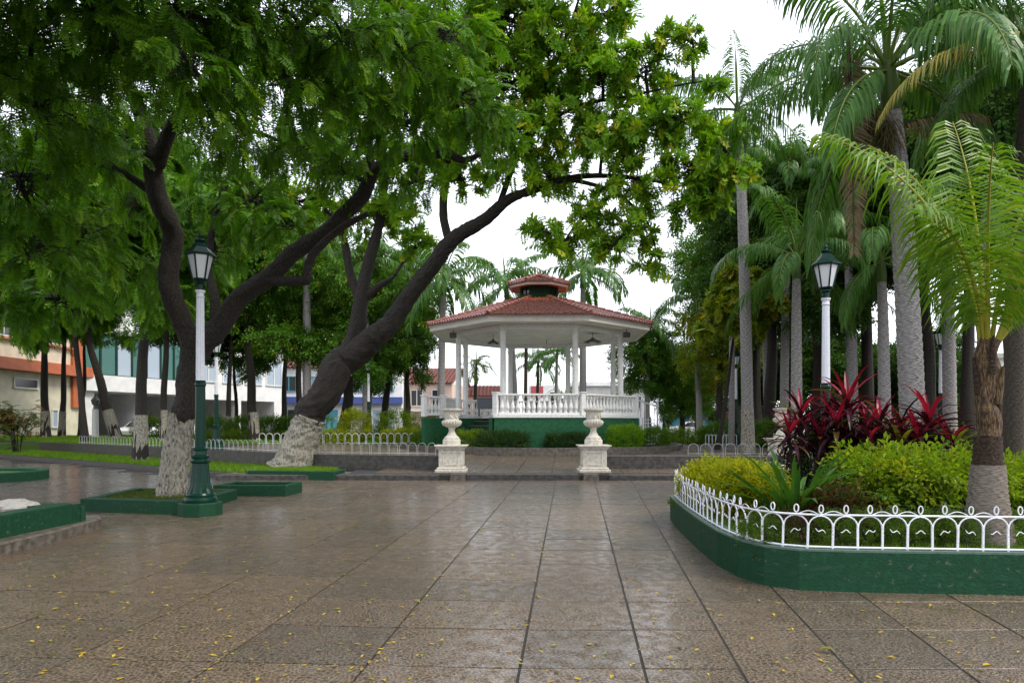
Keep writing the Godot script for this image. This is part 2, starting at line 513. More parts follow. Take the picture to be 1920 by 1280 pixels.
func build_setting() -> void:
	var g := MB.new()
	g.prism(poly([[-400, -60], [400, -60], [400, 700], [-400, 700]]), -1.0, -0.32)
	setting("ground", g.mesh(), M.asphalt)
	build_paving()
	# the upper plaza: a gentle ramp of paving, then level
	var b := MB.new()
	var ds := [18.2, 20.0, 22.0, 24.0, 26.0, 27.5, 34.0]
	for k in ds.size() - 1:
		var h0 := floor_h(ds[k]) - 0.03
		var h1 := floor_h(ds[k + 1]) - 0.03
		var l0: float = -4.5 - maxf(0, ds[k] - 20.0) * 1.25
		var l1: float = -4.5 - maxf(0, ds[k + 1] - 20.0) * 1.25
		b.quad(Vector3(l0, h0, -ds[k]), Vector3(40, h0, -ds[k]), Vector3(40, h1, -ds[k + 1]), Vector3(l1, h1, -ds[k + 1]))
	b.quad(Vector3(-4.5, -0.3, -18.2), Vector3(40, -0.3, -18.2), Vector3(40, 0.13, -18.2), Vector3(-4.5, 0.13, -18.2))
	var up := setting("upper_plaza", b.mesh(), M.bed)
	var rest := MB.new()
	var rest2 := MB.new()
	var made := 0
	for j in 16:
		for i in 34:
			var d0 := 18.5 + j * 0.97
			var x0 := -13.5 + i * 0.97
			var q := [Vector2(x0 + (d0 - 18) * 0.081, d0), Vector2(x0 + 0.97 + (d0 - 18) * 0.081, d0), Vector2(x0 + 0.97 + (d0 - 17.03) * 0.081, d0 + 0.97), Vector2(x0 + (d0 - 17.03) * 0.081, d0 + 0.97)]
			var c: Vector2 = (q[0] + q[2]) * 0.5
			if c.distance_to(Vector2(1.28, 30.0)) < 5.9 or c.x < -3.6 - maxf(0, c.y - 20.2) * 1.25: continue
			var one := MB.new()
			var in_gap := c.x > -1.7 and c.x < 2.6 and d0 < 24.0
			var dst := one if in_gap else (rest if R.randf() < 0.5 else rest2)
			var first := dst.v.size()
			slab_mesh(q, 0.0, 0.007, 0.007, dst)
			for t in range(first, dst.v.size()):
				dst.v[t] = dst.v[t] + Vector3(0, floor_h(maxf(-dst.v[t].z, 18.2)), 0)
			if in_gap:
				part("paving_slab", one.mesh(), M.slab[R.randi() % 6], up)
				made += 1
	part("distant_paving_slabs", rest.mesh(), M.slab[4], up).set_meta("kind", "stuff")
	part("distant_paving_slabs", rest2.mesh(), M.slab[2], up).set_meta("kind", "stuff")
	# step edge between and beside the pedestals
	var st := MB.new()
	st.box(Vector3(0.29, 0.065, -18.3), Vector3(3.05, 0.19, 0.36), 0.02)
	setting("step_kerb", st.mesh(), M.dark_concrete)
	var st2 := MB.new()
	st2.box(Vector3(-4.95, 0.055, -18.35), Vector3(6.0, 0.17, 0.44), 0.02)
	setting("step_kerb", st2.mesh(), M.dark_concrete)
	var st3 := MB.new()
	st3.box(Vector3(8.9, 0.055, -18.35), Vector3(12.6, 0.17, 0.44), 0.02)
	setting("step_kerb", st3.mesh(), M.dark_concrete)
	# ledges in front of the retaining walls, at the height of the step
	var lg := MB.new()
	lg.box(Vector3(-4.95, 0.03, -19.0), Vector3(6.0, 0.2, 1.2), 0.01)
	setting("ledge_paving", lg.mesh(), M.concrete)
	var lg2 := MB.new()
	lg2.box(Vector3(8.9, 0.03, -19.0), Vector3(12.6, 0.2, 1.2), 0.01)
	setting("ledge_paving", lg2.mesh(), M.concrete)
	# garden ground behind the plaza, street beyond
	flat("garden_lawn", [[-70, 34], [8.5, 34], [8.5, 58], [-70, 58]], 0.52, M.lawn, "structure", 0.9)
	flat("garden_lawn", [[8.5, 34.6], [70, 24], [70, 58], [8.5, 58]], 0.54, M.lawn, "structure", 0.9)
	flat("street", [[-200, 58], [200, 58], [200, 110], [-200, 110]], 0.2, M.asphalt, "structure", 0.5)
	flat("pavement", [[-200, 72], [200, 72], [200, 80], [-200, 80]], 0.32, M.concrete, "structure", 0.5)

func build_left_ground() -> void:
	# lower lawn strip between its kerb and the low wall, raised lawn behind
	var k := [[-7.3, 18.55], [-10.0, 20.6], [-13.3, 23.4], [-18.0, 26.9], [-23.6, 31.0], [-40, 43]]
	setting("lawn_kerb", wall_run(k, -0.05, 0.13, 0.2, 0.02), M.dark_concrete)
	flat("lawn", [[-7.2, 18.75], [-10.0, 20.75], [-13.3, 23.55], [-18.0, 27.05], [-23.6, 31.15], [-40, 43.15], [-40, 47], [-22, 33], [-13.4, 26.4], [-6.0, 20.6]], 0.13, M.lawn, "structure", 0.3)
	var w := [[-2.05, 19.55], [-5.8, 20.5], [-13.4, 26.4], [-22, 33], [-40, 47]]
	solo("low_wall", wall_run(w, -0.1, 0.594, 0.28, 0.02), M.dark_concrete, "long dark low wall angling away behind the leaning trees and lawn strip", "wall")
	var w2 := [[2.55, 19.55], [15.2, 19.55]]
	solo("low_wall", wall_run(w2, -0.1, 0.594, 0.28, 0.02), M.dark_concrete, "brown concrete low wall running from urn pedestal towards the white-fenced planter", "wall")
	flat("raised_lawn", [[-40, 47.3], [-22.3, 33.4], [-15.0, 27.7], [-16.5, 34], [-30, 60], [-75, 60], [-75, 70]], 0.56, M.lawn, "structure", 0.6)


# ---------------------------------------------------------------- the bandstand
func oct(a: float, i: int) -> Vector2:      # corner i of an octagon of apothem a, (x, z), face 0 towards +z
	var g := deg_to_rad(22.5 + 45.0 * i)
	var r := a / cos(deg_to_rad(22.5))
	return Vector2(sin(g) * r, cos(g) * r)

func v3(p: Vector2, y: float) -> Vector3:
	return Vector3(p.x, y, p.y)

func oct_ring(a0: float, a1: float, y0: float, y1: float) -> ArrayMesh:   # a band between two octagons, closed on all sides
	var b := MB.new()
	for i in 8:
		var p := oct(a0, i)
		var q := oct(a0, i + 1)
		var s := oct(a1, i)
		var t := oct(a1, i + 1)
		b.quad(v3(s, y0), v3(t, y0), v3(t, y1), v3(s, y1))
		b.quad(v3(q, y0), v3(p, y0), v3(p, y1), v3(q, y1))
		b.quad(v3(p, y1), v3(s, y1), v3(t, y1), v3(q, y1))
		b.quad(v3(s, y0), v3(p, y0), v3(q, y0), v3(t, y0))
	return b.mesh()

func along(a: Vector3, b: Vector3) -> Basis:  # local x runs from a to b, y up
	var x := (b - a)
	x.y = 0
	x = x.normalized()
	return Basis(x, Vector3.UP, x.cross(Vector3.UP))

func tile_roof(parent: Node3D, a0: float, y0: float, a1: float, y1: float, size: float, top_rows: int, called: String) -> void:
	var t22 := tan(deg_to_rad(22.5))
	var slope := Vector2(a0 - a1, y1 - y0)
	var rows := int(slope.length() / (size * 1.15))
	for f in 8:
		var lower := MB.new()
		var upper := MB.new()
		var sheet := MB.new()
		sheet.quad(v3(oct(a0, f + 7), y0 - 0.03), v3(oct(a0, f), y0 - 0.03), v3(oct(a1, f), y1 - 0.03), v3(oct(a1, f + 7), y1 - 0.03))
		var rot := Basis(Vector3.UP, deg_to_rad(45.0 * f))
		for i in rows:
			var b := upper if i >= rows - top_rows else lower
			var u0 := float(i) / rows
			var u1 := (i + 1.12) / rows
			var za := lerpf(a0, a1, u0) + 0.02
			var zb := lerpf(a0, a1, u1)
			var ya := lerpf(y0, y1, u0) + size * 0.16
			var yb := lerpf(y0, y1, u1)
			var half := lerpf(a0, a1, u0 + 0.3 / rows) * t22
			var nc := maxi(2, int(2.0 * half / size))
			var w := 2.0 * half / nc
			for c in nc:
				var x0 := -half + w * c
				var dy := R.randf_range(-0.006, 0.006)
				var pr := [[0.02, 0.0], [0.25, 0.24], [0.5, 0.33], [0.75, 0.24], [0.98, 0.0]]
				for k in 4:
					var p0: Vector3 = rot * Vector3(x0 + w * pr[k][0], ya + w * pr[k][1] + dy, za)
					var p1: Vector3 = rot * Vector3(x0 + w * pr[k + 1][0], ya + w * pr[k + 1][1] + dy, za)
					var p2: Vector3 = rot * Vector3(x0 + w * pr[k + 1][0], yb + w * pr[k + 1][1] + dy, zb)
					var p3: Vector3 = rot * Vector3(x0 + w * pr[k][0], yb + w * pr[k][1] + dy, zb)
					b.quad(p0, p1, p2, p3)
					b.tri(p0, rot * Vector3(x0 + w * 0.5, ya - 0.02, za), p1)
		part(called + "_deck", sheet.mesh(), M.trim, parent)
		part(called + "_tiles", lower.mesh(), M.tile[f % 2], parent).set_meta("kind", "stuff")
		if top_rows > 0:
			part(called + "_orange_tiles", upper.mesh(), M.tile_orange, parent).set_meta("kind", "stuff")
		var hip := MB.new()
		var n := int(slope.length() / 0.33)
		for i in n:
			var p := v3(oct(lerpf(a0, a1, float(i) / n), f), lerpf(y0, y1, float(i) / n) + 0.1)
			var q := v3(oct(lerpf(a0, a1, (i + 1.15) / n), f), lerpf(y0, y1, (i + 1.15) / n) + 0.07)
			hip.tube([p, q], [size * 0.48, size * 0.38], 7)
		part(called + "_hip_ridge", hip.mesh(), M.tile[2], parent)

func baluster_mesh(h: float) -> ArrayMesh:
	var b := MB.new()
	var pr := []
	for p in [[0.055, 0.0], [0.055, 0.08], [0.03, 0.1], [0.042, 0.14], [0.066, 0.28], [0.06, 0.38], [0.032, 0.62], [0.026, 0.78], [0.045, 0.83], [0.03, 0.87], [0.052, 0.9], [0.052, 1.0]]:
		pr.append([p[0] * 1.3, p[1] * h])
	b.lathe(pr, 8)
	return b.mesh()

func balustrade(parent: Node3D, a: Vector3, e: Vector3, h: float, count: int, bm: Mesh) -> void:
	var bs := along(a, e)
	var mid := (a + e) * 0.5
	var len := a.distance_to(e)
	var low := MB.new()
	low.box(Vector3.ZERO, Vector3(len - 0.02, 0.09, 0.17), 0.012)
	part("bottom_rail", low.mesh(), M.white, parent, mid + Vector3(0, 0.045, 0), bs)
	var top := MB.new()
	top.box(Vector3.ZERO, Vector3(len - 0.02, 0.075, 0.2), 0.015)
	part("handrail", top.mesh(), M.white, parent, mid + Vector3(0, h - 0.037, 0), bs)
	for k in count:
		part("baluster", bm, M.white, parent, a.lerp(e, (k + 0.75) / (count + 0.5)) + Vector3(0, 0.09, 0))

func build_bandstand() -> void:
	M.tile_orange = mat(L(0.42, 0.12, 0.045), 0.5, M.tile[0].albedo_texture, 0.7)
	var o := thing("bandstand", "octagonal white bandstand with red tiled roof on a green plinth", "bandstand", Vector3(1.2, 0.5, -30.0))
	o.rotation.y = -0.04
	var ap := 4.15
	var deck := 1.35
	var dn := MB.new()
	# plinth walls on seven faces, the stair face stays open
	for f in 8:
		if f == 7: continue
		var p := oct(ap, f + 7)
		var q := oct(ap, f)
		var b := MB.new()
		b.quad(v3(p, -0.15), v3(q, -0.15), v3(q, deck - 0.06), v3(p, deck - 0.06))
		b.quad(v3(oct(ap - 0.2, f), -0.15), v3(oct(ap - 0.2, f + 7), -0.15), v3(oct(ap - 0.2, f + 7), deck - 0.06), v3(oct(ap - 0.2, f), deck - 0.06))
		if f == 0 or f == 6:   # wall ends beside the stairs
			var k := f + 7 if f == 0 else f
			b.quad(v3(oct(ap, k), -0.15), v3(oct(ap - 0.2, k), -0.15), v3(oct(ap - 0.2, k), deck - 0.06), v3(oct(ap, k), deck - 0.06))
		part("plinth_wall", b.mesh(), M.plinth, o)
	var n := Vector2(sin(deg_to_rad(-45)), cos(deg_to_rad(-45)))
	var t := Vector2(n.y, -n.x)              # along the stair face, towards the front corner
	var half := ap * tan(deg_to_rad(22.5))
	var run := 2.0
	var outline := PackedVector2Array()
	for i in 7: outline.append(oct(ap + 0.03, i))
	outline.append(n * ap - t * (half - 0.1))
	outline.append(n * (ap - run) - t * (half - 0.35))
	outline.append(n * (ap - run) + t * (half - 0.35))
	outline.append(n * ap + t * (half - 0.1))
	outline.append(oct(ap + 0.03, 7))
	dn.prism(outline, deck - 0.1, deck, 0.0, true)
	part("deck", dn.mesh(), M.white, o)
	var sb := Basis(Vector3(t.x, 0, t.y), Vector3.UP, Vector3(n.x, 0, n.y))
	for i in 6:
		var b := MB.new()
		var r0 := ap - 0.05 - i * 0.31
		var top := 0.11 + 0.207 * i
		b.box(Vector3(0, (top - 0.15) * 0.5 - 0.02, 0), Vector3(2.0 * half - 0.5, top + 0.15 - 0.04, r0 - (ap - run - 0.25)), 0.0)
		var st := part("step", b.mesh(), M.green, o, v3(n * (r0 + ap - run - 0.25) * 0.5, 0), sb)
		var tr := MB.new()
		tr.box(Vector3(0, top - 0.015, 0), Vector3(2.0 * half - 0.5, 0.045, 0.33), 0.01)
		part("tread", tr.mesh(), M.concrete, st, Vector3(0, 0, (r0 - (ap - run - 0.25)) * 0.5 - 0.14))
	for s in [-1.0, 1.0]:
		var b := MB.new()
		var ext := 1.05 if s < 0 else 0.0
		b.box(Vector3(0, (deck - 0.1 - 0.15) * 0.5, 0), Vector3(0.2, deck - 0.1 + 0.15, run + ext), 0.01)
		part("stair_side_wall", b.mesh(), M.plinth, o, v3(n * (ap - (run - ext) * 0.5) + t * s * (half - 0.22), 0), sb)
	var bw := MB.new()
	bw.box(Vector3(0, 0.55, 0), Vector3(2.0 * half - 0.5, 1.4, 0.1))
	part("stair_back_wall", bw.mesh(), M.green, o, v3(n * (ap - run - 0.2), 0), sb)
	# balustrade
	var bm := baluster_mesh(0.66)
	var post := MB.new()
	post.box(Vector3(0, 0.42, 0), Vector3(0.2, 0.84, 0.2), 0.015)
	post.box(Vector3(0, 0.86, 0), Vector3(0.25, 0.05, 0.25), 0.012)
	var pm := post.mesh()
	for i in 8:
		part("balustrade_post", pm, M.white, o, v3(oct(ap - 0.12, i), deck), Basis(Vector3.UP, deg_to_rad(22.5 + 45.0 * i)))
	for f in 8:
		if f == 7: continue
		var a := v3(oct(ap - 0.12, f + 7), deck)
		var e := v3(oct(ap - 0.12, f), deck)
		var c := (e - a).normalized() * 0.1
		balustrade(o, a + c, e - c, 0.82, 15, bm)
	var fa := v3(n * (ap + 0.08) - t * (half - 0.22), deck)
	var fe := v3(n * (ap + 0.92) - t * (half - 0.22), deck - 0.1)
	balustrade(o, fa, Vector3(fe.x, deck, fe.z), 0.8, 4, bm)
	part("balustrade_post", pm, M.white, o, Vector3(fe.x, deck - 0.04, fe.z) + v3(n * 0.06, 0), sb)
	# columns
	var ac := 3.42
	var col := MB.new()
	col.lathe([[0.17, 0.0], [0.17, 0.1], [0.135, 0.13], [0.125, 0.2], [0.112, 3.3], [0.13, 3.34], [0.13, 3.38], [0.16, 3.44], [0.16, 3.6]], 16)
	var cm := col.mesh()
	for i in 8:
		part("column", cm, M.white, o, v3(oct(ac, i), deck))
	var eave := 4.92
	part("ring_beam", oct_ring(ac - 0.13, ac + 0.13, eave - 0.17, eave - 0.01), M.white, o)
	for i in 8:
		var dir := v3(oct(1.0, i), 0).normalized()
		for s in [0.7, -0.7]:
			var br := MB.new()
			var pts := []
			var rr := []
			for k in 6:
				var u := k / 5.0
				pts.append(v3(oct(ac, i), eave - 0.5 + 0.35 * sin(u * 1.5)) + dir.rotated(Vector3.UP, s * 1.6) * (0.1 + 0.3 * (1 - cos(u * 1.5))))
				rr.append(0.02)
			br.tube(pts, rr, 6)
			part("column_bracket", br.mesh(), M.white, o)
	# soffit, fascia and roof
	var so := MB.new()
	var oo := PackedVector2Array()
	for i in 8: oo.append(oct(4.5, i))
	so.prism(oo, eave, eave + 0.05, 0.0, true)
	part("soffit", so.mesh(), M.soffit, o)
	part("fascia", oct_ring(4.48, 4.56, eave - 0.05, eave + 0.2), M.soffit, o)
	part("fascia_moulding", oct_ring(4.56, 4.61, eave + 0.11, eave + 0.2), M.white, o)
	tile_roof(o, 4.68, eave + 0.18, 0.9, 6.42, 0.165, 4, "roof")
	# cupola
	for f in 8:
		var b := MB.new()
		var p := oct(0.8, f + 7)
		var q := oct(0.8, f)
		var bs := along(v3(p, 0), v3(q, 0))
		var len := p.distance_to(q)
		b.box(Vector3(0, 0.07, 0), Vector3(len, 0.16, 0.06), 0.0)
		b.box(Vector3(0, 0.53, 0), Vector3(len, 0.1, 0.06), 0.0)
		for s in [-1.0, 1.0]: b.box(Vector3(s * (len * 0.5 - 0.06), 0.32, 0), Vector3(0.12, 0.34, 0.06))
		var fr := part("cupola_window_frame", b.mesh(), M.green, o, v3((p + q) * 0.5, 6.5), bs)
		var g := MB.new()
		g.box(Vector3(0, 0.32, -0.02), Vector3(len - 0.24, 0.34, 0.012))
		part("pane", g.mesh(), M.dark_glass, fr)
		var mu := MB.new()
		mu.box(Vector3(0, 0.32, 0.0), Vector3(0.03, 0.34, 0.03))
		part("mullion", mu.mesh(), M.green, fr)
	var cs := MB.new()
	var co := PackedVector2Array()
	for i in 8: co.append(oct(1.22, i))
	cs.prism(co, 6.98, 7.02, 0.0, true)
	part("cupola_soffit", cs.mesh(), M.trim, o)
	part("cupola_fascia", oct_ring(1.2, 1.27, 6.95, 7.08), M.soffit, o)
	tile_roof(o, 1.34, 7.06, 0.05, 7.52, 0.15, 0, "cupola_roof")
	var fi := MB.new()
	fi.lathe([[0.12, 0], [0.1, 0.05], [0.04, 0.09], [0.06, 0.14], [0.03, 0.2], [0.005, 0.3]], 10, Vector3(0, 7.55, 0))
	part("finial", fi.mesh(), M.tile[2], o)
	# lamps under the ceiling
	var spots := [["wide dark shaded lamp hanging under the bandstand ceiling, beside the second front column", -2.0, 0.6, 0.85], ["broad flat lamp hanging under the bandstand ceiling on its staircase-free side", 2.3, 0.9, 1.25], ["small white lamp hanging at the middle of the bandstand ceiling", 0.35, -1.4, 0.6]]
	for s in spots:
		var w: Vector3 = o.transform * Vector3(s[1], eave, s[2])
		var l := thing("ceiling_lamp", s[0], "lamp", w, "lamps under the bandstand ceiling")
		var rod := MB.new()
		rod.tube([Vector3(0, 0.0, 0), Vector3(0, -0.3, 0)], [0.015, 0.015], 6)
		part("rod", rod.mesh(), M.metal, l)
		var sh := MB.new()
		var k: float = s[3]
		sh.lathe([[0.32 * k, -0.42], [0.3 * k, -0.4], [0.2 * k, -0.33], [0.08 * k, -0.28], [0.05, -0.22], [0.0, -0.22]], 14)
		part("shade", sh.mesh(), M.metal if k > 0.7 else M.white, l)
		var gl := MB.new()
		gl.lathe([[0.0, -0.52], [0.08 * k, -0.5], [0.12 * k, -0.44], [0.12 * k, -0.4]], 10)
		part("glass_bowl", gl.mesh(), M.frosted, l)
	for s in [[-3.55, 2.15, "small black floodlight fixed under the eaves above the bandstand stairs"], [3.6, 2.0, "small black floodlight fixed under the eaves opposite the bandstand stairs"]]:
		var w: Vector3 = o.transform * Vector3(s[0], eave - 0.03, s[1])
		var l := thing("floodlight", s[2], "floodlight", w)
		var b := MB.new()
		b.box(Vector3(0, -0.22, 0), Vector3(0.28, 0.2, 0.14), 0.02, Basis(Vector3.RIGHT, 0.5))
		part("housing", b.mesh(), M.metal, l)
		var a := MB.new()
		a.tube([Vector3.ZERO, Vector3(0, -0.16, 0)], [0.02, 0.02], 6)
		part("arm", a.mesh(), M.metal, l)
	# table covered with a grey cloth at the head of the stairs
	var tw: Vector3 = o.transform * Vector3(-2.0, deck, 1.0)
	var tb := thing("covered_table", "grey cloth covered table standing on the bandstand deck by the stairs", "table", tw)
	var c1 := MB.new()
	c1.box(Vector3(0, 0.74, 0), Vector3(1.3, 0.06, 0.8), 0.02)
	part("tabletop", c1.mesh(), M.cloth, tb)
	for s in [[-1, -1], [1, -1], [-1, 1], [1, 1]]:
		var lg := MB.new()
		lg.box(Vector3(s[0] * 0.58, 0.355, s[1] * 0.34), Vector3(0.05, 0.71, 0.05))
		part("leg", lg.mesh(), M.metal, tb)
	var dr := MB.new()
	dr.box(Vector3(0, 0.5, 0.405), Vector3(1.28, 0.42, 0.012))
	part("cloth_drop", dr.mesh(), M.cloth, tb)
	# flower bed round the plinth with its kerb
	var inner := []
	var outer := []
	for k in 48:
		var g := TAU * k / 48
		outer.append([1.28 + cos(g) * 6.1, 30.0 + sin(g) * 6.1])
		inner.append([1.28 + cos(g) * 5.92, 30.0 + sin(g) * 5.92])
	var kb := MB.new()
	for k in 48:
		var j := (k + 1) % 48
		var p := Vector3(outer[k][0], 0, -outer[k][1])
		var q := Vector3(outer[j][0], 0, -outer[j][1])
		var r := Vector3(inner[k][0], 0, -inner[k][1])
		var s := Vector3(inner[j][0], 0, -inner[j][1])
		var up := Vector3(0, 0.66, 0)
		kb.quad(p, q, q + up, p + up)
		kb.quad(p + up, q + up, s + up, r + up)
		kb.quad(s, r, r + up, s + up)
	setting("flower_bed_kerb", kb.mesh(), M.concrete)
	var bd := MB.new()
	bd.prism(poly(inner), 0.1, 0.6)
	setting("flower_bed_ground", bd.mesh(), M.soil)
	# white railing and trellis of the rear stairs
	var tp := Vector3(X(1212, 30.2), 0.55, -30.2)
	var tre := thing("white_trellis", "white square-mesh trellis with handrail beside the bandstand plinth", "trellis", tp)
	for k in 6:
		var b := MB.new()
		b.box(Vector3(-0.3 + k * 0.13, 0.62, 0), Vector3(0.035, 1.25, 0.03))
		part("upright", b.mesh(), M.iron_white, tre)
	for k in 8:
		var b := MB.new()
		b.box(Vector3(0.02, 0.06 + k * 0.155, 0.033), Vector3(0.72, 0.03, 0.03))
		part("crossbar", b.mesh(), M.iron_white, tre)
	for k in 4:
		var b := MB.new()
		b.tube([Vector3(-0.25 + k * 0.2, 1.25, 0), Vector3(-0.25 + k * 0.2, 1.95 - k * 0.07, 0)], [0.025, 0.025], 6)
		part("baluster", b.mesh(), M.iron_white, tre)
	var hr := MB.new()
	hr.tube([Vector3(-0.4, 2.03, 0), Vector3(0.1, 1.85, 0), Vector3(0.55, 1.75, 0)], [0.035, 0.035, 0.035], 8)
	part("handrail", hr.mesh(), M.iron_white, tre)
	var ps := MB.new()
	ps.tube([Vector3(0.5, 0, 0), Vector3(0.5, 2.1, 0)], [0.045, 0.045], 8)
	part("post", ps.mesh(), M.iron_white, tre)


# ---------------------------------------------------------------- urns on pedestals
func urn(at: Vector3, k: float, label: String) -> void:
	var o := thing("garden_urn", label, "urn", at)
	var foot := MB.new()
	foot.lathe([[0.25 * k, 0.0], [0.25 * k, 0.13 * k], [0.23 * k, 0.15 * k], [0.2 * k, 0.17 * k]], 8, Vector3.ZERO, true, PI / 8)
	part("foot", foot.mesh(), M.stone, o)
	var stem := MB.new()
	stem.lathe([[0.21 * k, 0.165 * k], [0.2 * k, 0.2 * k], [0.13 * k, 0.26 * k], [0.085 * k, 0.34 * k], [0.075 * k, 0.41 * k], [0.1 * k, 0.44 * k], [0.1 * k, 0.46 * k], [0.08 * k, 0.475 * k]], 20)
	part("stem", stem.mesh(), M.stone, o)
	var bowl := MB.new()
	bowl.lathe([[0.08 * k, 0.47 * k], [0.16 * k, 0.5 * k], [0.22 * k, 0.55 * k], [0.24 * k, 0.61 * k], [0.2 * k, 0.665 * k], [0.185 * k, 0.69 * k], [0.185 * k, 0.82 * k], [0.2 * k, 0.87 * k], [0.24 * k, 0.91 * k]], 24)
	# raised ribs round the belly
	part("bowl", bowl.mesh(), M.stone, o)
	var ribs := MB.new()
	for j in 20:
		var g := TAU * j / 20
		var d := Vector3(cos(g), 0, sin(g))
		ribs.tube([d * 0.13 * k + Vector3.UP * 0.49 * k, d * 0.222 * k + Vector3.UP * 0.55 * k, d * 0.245 * k + Vector3.UP * 0.61 * k, d * 0.215 * k + Vector3.UP * 0.655 * k], [0.02 * k, 0.034 * k, 0.036 * k, 0.02 * k], 6)
	part("belly_ribs", ribs.mesh(), M.stone, o)
	var relief := MB.new()
	for j in 9:
		var g := TAU * j / 9
		var a := Vector3(cos(g), 0, sin(g)) * 0.19 * k
		var c := Vector3(cos(g + 0.35), 0, sin(g + 0.35)) * 0.195 * k
		relief.tube([a + Vector3.UP * 0.7 * k, a.lerp(c, 0.7) * 1.03 + Vector3.UP * 0.76 * k, c + Vector3.UP * 0.84 * k], [0.012 * k, 0.022 * k, 0.01 * k], 5)
	part("garland_relief", relief.mesh(), M.stone, o)
	var rim := MB.new()
	rim.lathe([[0.2 * k, 0.885 * k], [0.245 * k, 0.91 * k], [0.27 * k, 0.93 * k], [0.27 * k, 0.965 * k], [0.24 * k, 0.97 * k], [0.21 * k, 0.93 * k], [0.19 * k, 0.8 * k], [0.0, 0.78 * k]], 24)
	part("rim", rim.mesh(), M.stone, o)

func pedestal(at: Vector3, label: String) -> void:
	var o := thing("stone_pedestal", label, "pedestal", at)
	var b := MB.new()
	b.box(Vector3(0, 0.04, 0), Vector3(0.86, 0.08, 0.86), 0.015)
	b.box(Vector3(0, 0.11, 0), Vector3(0.76, 0.06, 0.76), 0.02)
	part("base_moulding", b.mesh(), M.stone, o)
	var d := MB.new()
	d.box(Vector3(0, 0.375, 0), Vector3(0.66, 0.47, 0.66), 0.01)
	part("die", d.mesh(), M.stone, o)
	for k in 4:
		var f := MB.new()
		for s in [-1.0, 1.0]:
			f.box(Vector3(s * 0.2, 0.375, 0.335), Vector3(0.03, 0.36, 0.02), 0.006)
			f.box(Vector3(0, 0.375 + s * 0.165, 0.335), Vector3(0.37, 0.03, 0.019), 0.006)
		part("panel_frame", f.mesh(), M.stone, o, Vector3.ZERO, Basis(Vector3.UP, PI / 2 * k))
	var c := MB.new()
	c.box(Vector3(0, 0.64, 0), Vector3(0.72, 0.06, 0.72), 0.02)
	c.box(Vector3(0, 0.69, 0), Vector3(0.82, 0.05, 0.82), 0.015)
	c.box(Vector3(0, 0.73, 0), Vector3(0.9, 0.035, 0.9), 0.012)
	part("cap", c.mesh(), M.stone, o)

func build_urns() -> void:
	for s in [[846.0, "stone urn on the pedestal in front of the bandstand stairs", "square panelled stone pedestal below the bandstand stairs, at the long dark wall's end", -1.45], [1114.0, "stone urn on the pedestal in front of the bandstand's plain green plinth", "square panelled stone pedestal before the green plinth, at the brown wall's end", 2.12]]:
		var x := X(s[0], 18.75)
		var blk := MB.new()
		blk.box(Vector3(s[3], 0.07, -18.45), Vector3(0.42, 0.2, 0.72), 0.015)
		setting("step_end_block", blk.mesh(), M.concrete)
		var sl := MB.new()
		sl.box(Vector3(x, 0.09, -18.95), Vector3(1.0, 0.17, 1.0), 0.01)
		setting("pedestal_footing", sl.mesh(), M.concrete)
		pedestal(Vector3(x, 0.175, -18.9), s[2])
		urn(Vector3(x, 0.175 + 0.7475, -18.9), 1.04, s[1])
	var x3 := X(1466, 22.0)
	pedestal(Vector3(x3, floor_h(22.0), -22.0), "stone pedestal half hidden behind the strap-leaved plants of the planter")
	urn(Vector3(x3, floor_h(22.0) + 0.7475, -22.0), 1.0, "stone urn rising behind the strap-leaved clump and red cordylines")


# ---------------------------------------------------------------- planters and walls
const RIM := [[10.0, 17.0], [6.0, 14.2], [3.9, 12.2], [3.2, 11.7], [2.75, 11.25], [2.5, 10.7], [2.4, 10.0], [2.3, 9.0], [2.22, 8.0], [2.18, 7.2], [2.22, 6.65], [2.35, 6.3], [2.6, 6.12], [3.0, 6.05], [3.6, 6.0], [4.5, 5.93], [6.0, 5.85], [9.0, 5.7]]

func build_planter() -> void:
	var o := thing("green_planter_wall", "dark green low planter wall with rounded corner under the white hoop fence", "planter", Vector3(2.2, 0, -6.6))
	var w := part("wall", wall_run(RIM, -0.05, 0.355, 0.18, 0.008), M.green, o, -o.position)
	var rim := []
	for p in RIM: rim.append(p)
	part("coping", wall_run(rim, 0.352, 0.372, 0.185, 0.006), M.green_edge, w)
	var inner := []
	for i in RIM.size():
		var a := Vector2(RIM[maxi(i - 1, 0)][0], RIM[maxi(i - 1, 0)][1])
		var b := Vector2(RIM[mini(i + 1, RIM.size() - 1)][0], RIM[mini(i + 1, RIM.size() - 1)][1])
		var t := (b - a).normalized()
		inner.append([RIM[i][0] - t.y * 0.15, RIM[i][1] + t.x * 0.15])
	inner.append([10.0, 6.0])
	flat("planter_ground", inner, 0.29, M.soil, "structure", 0.3)

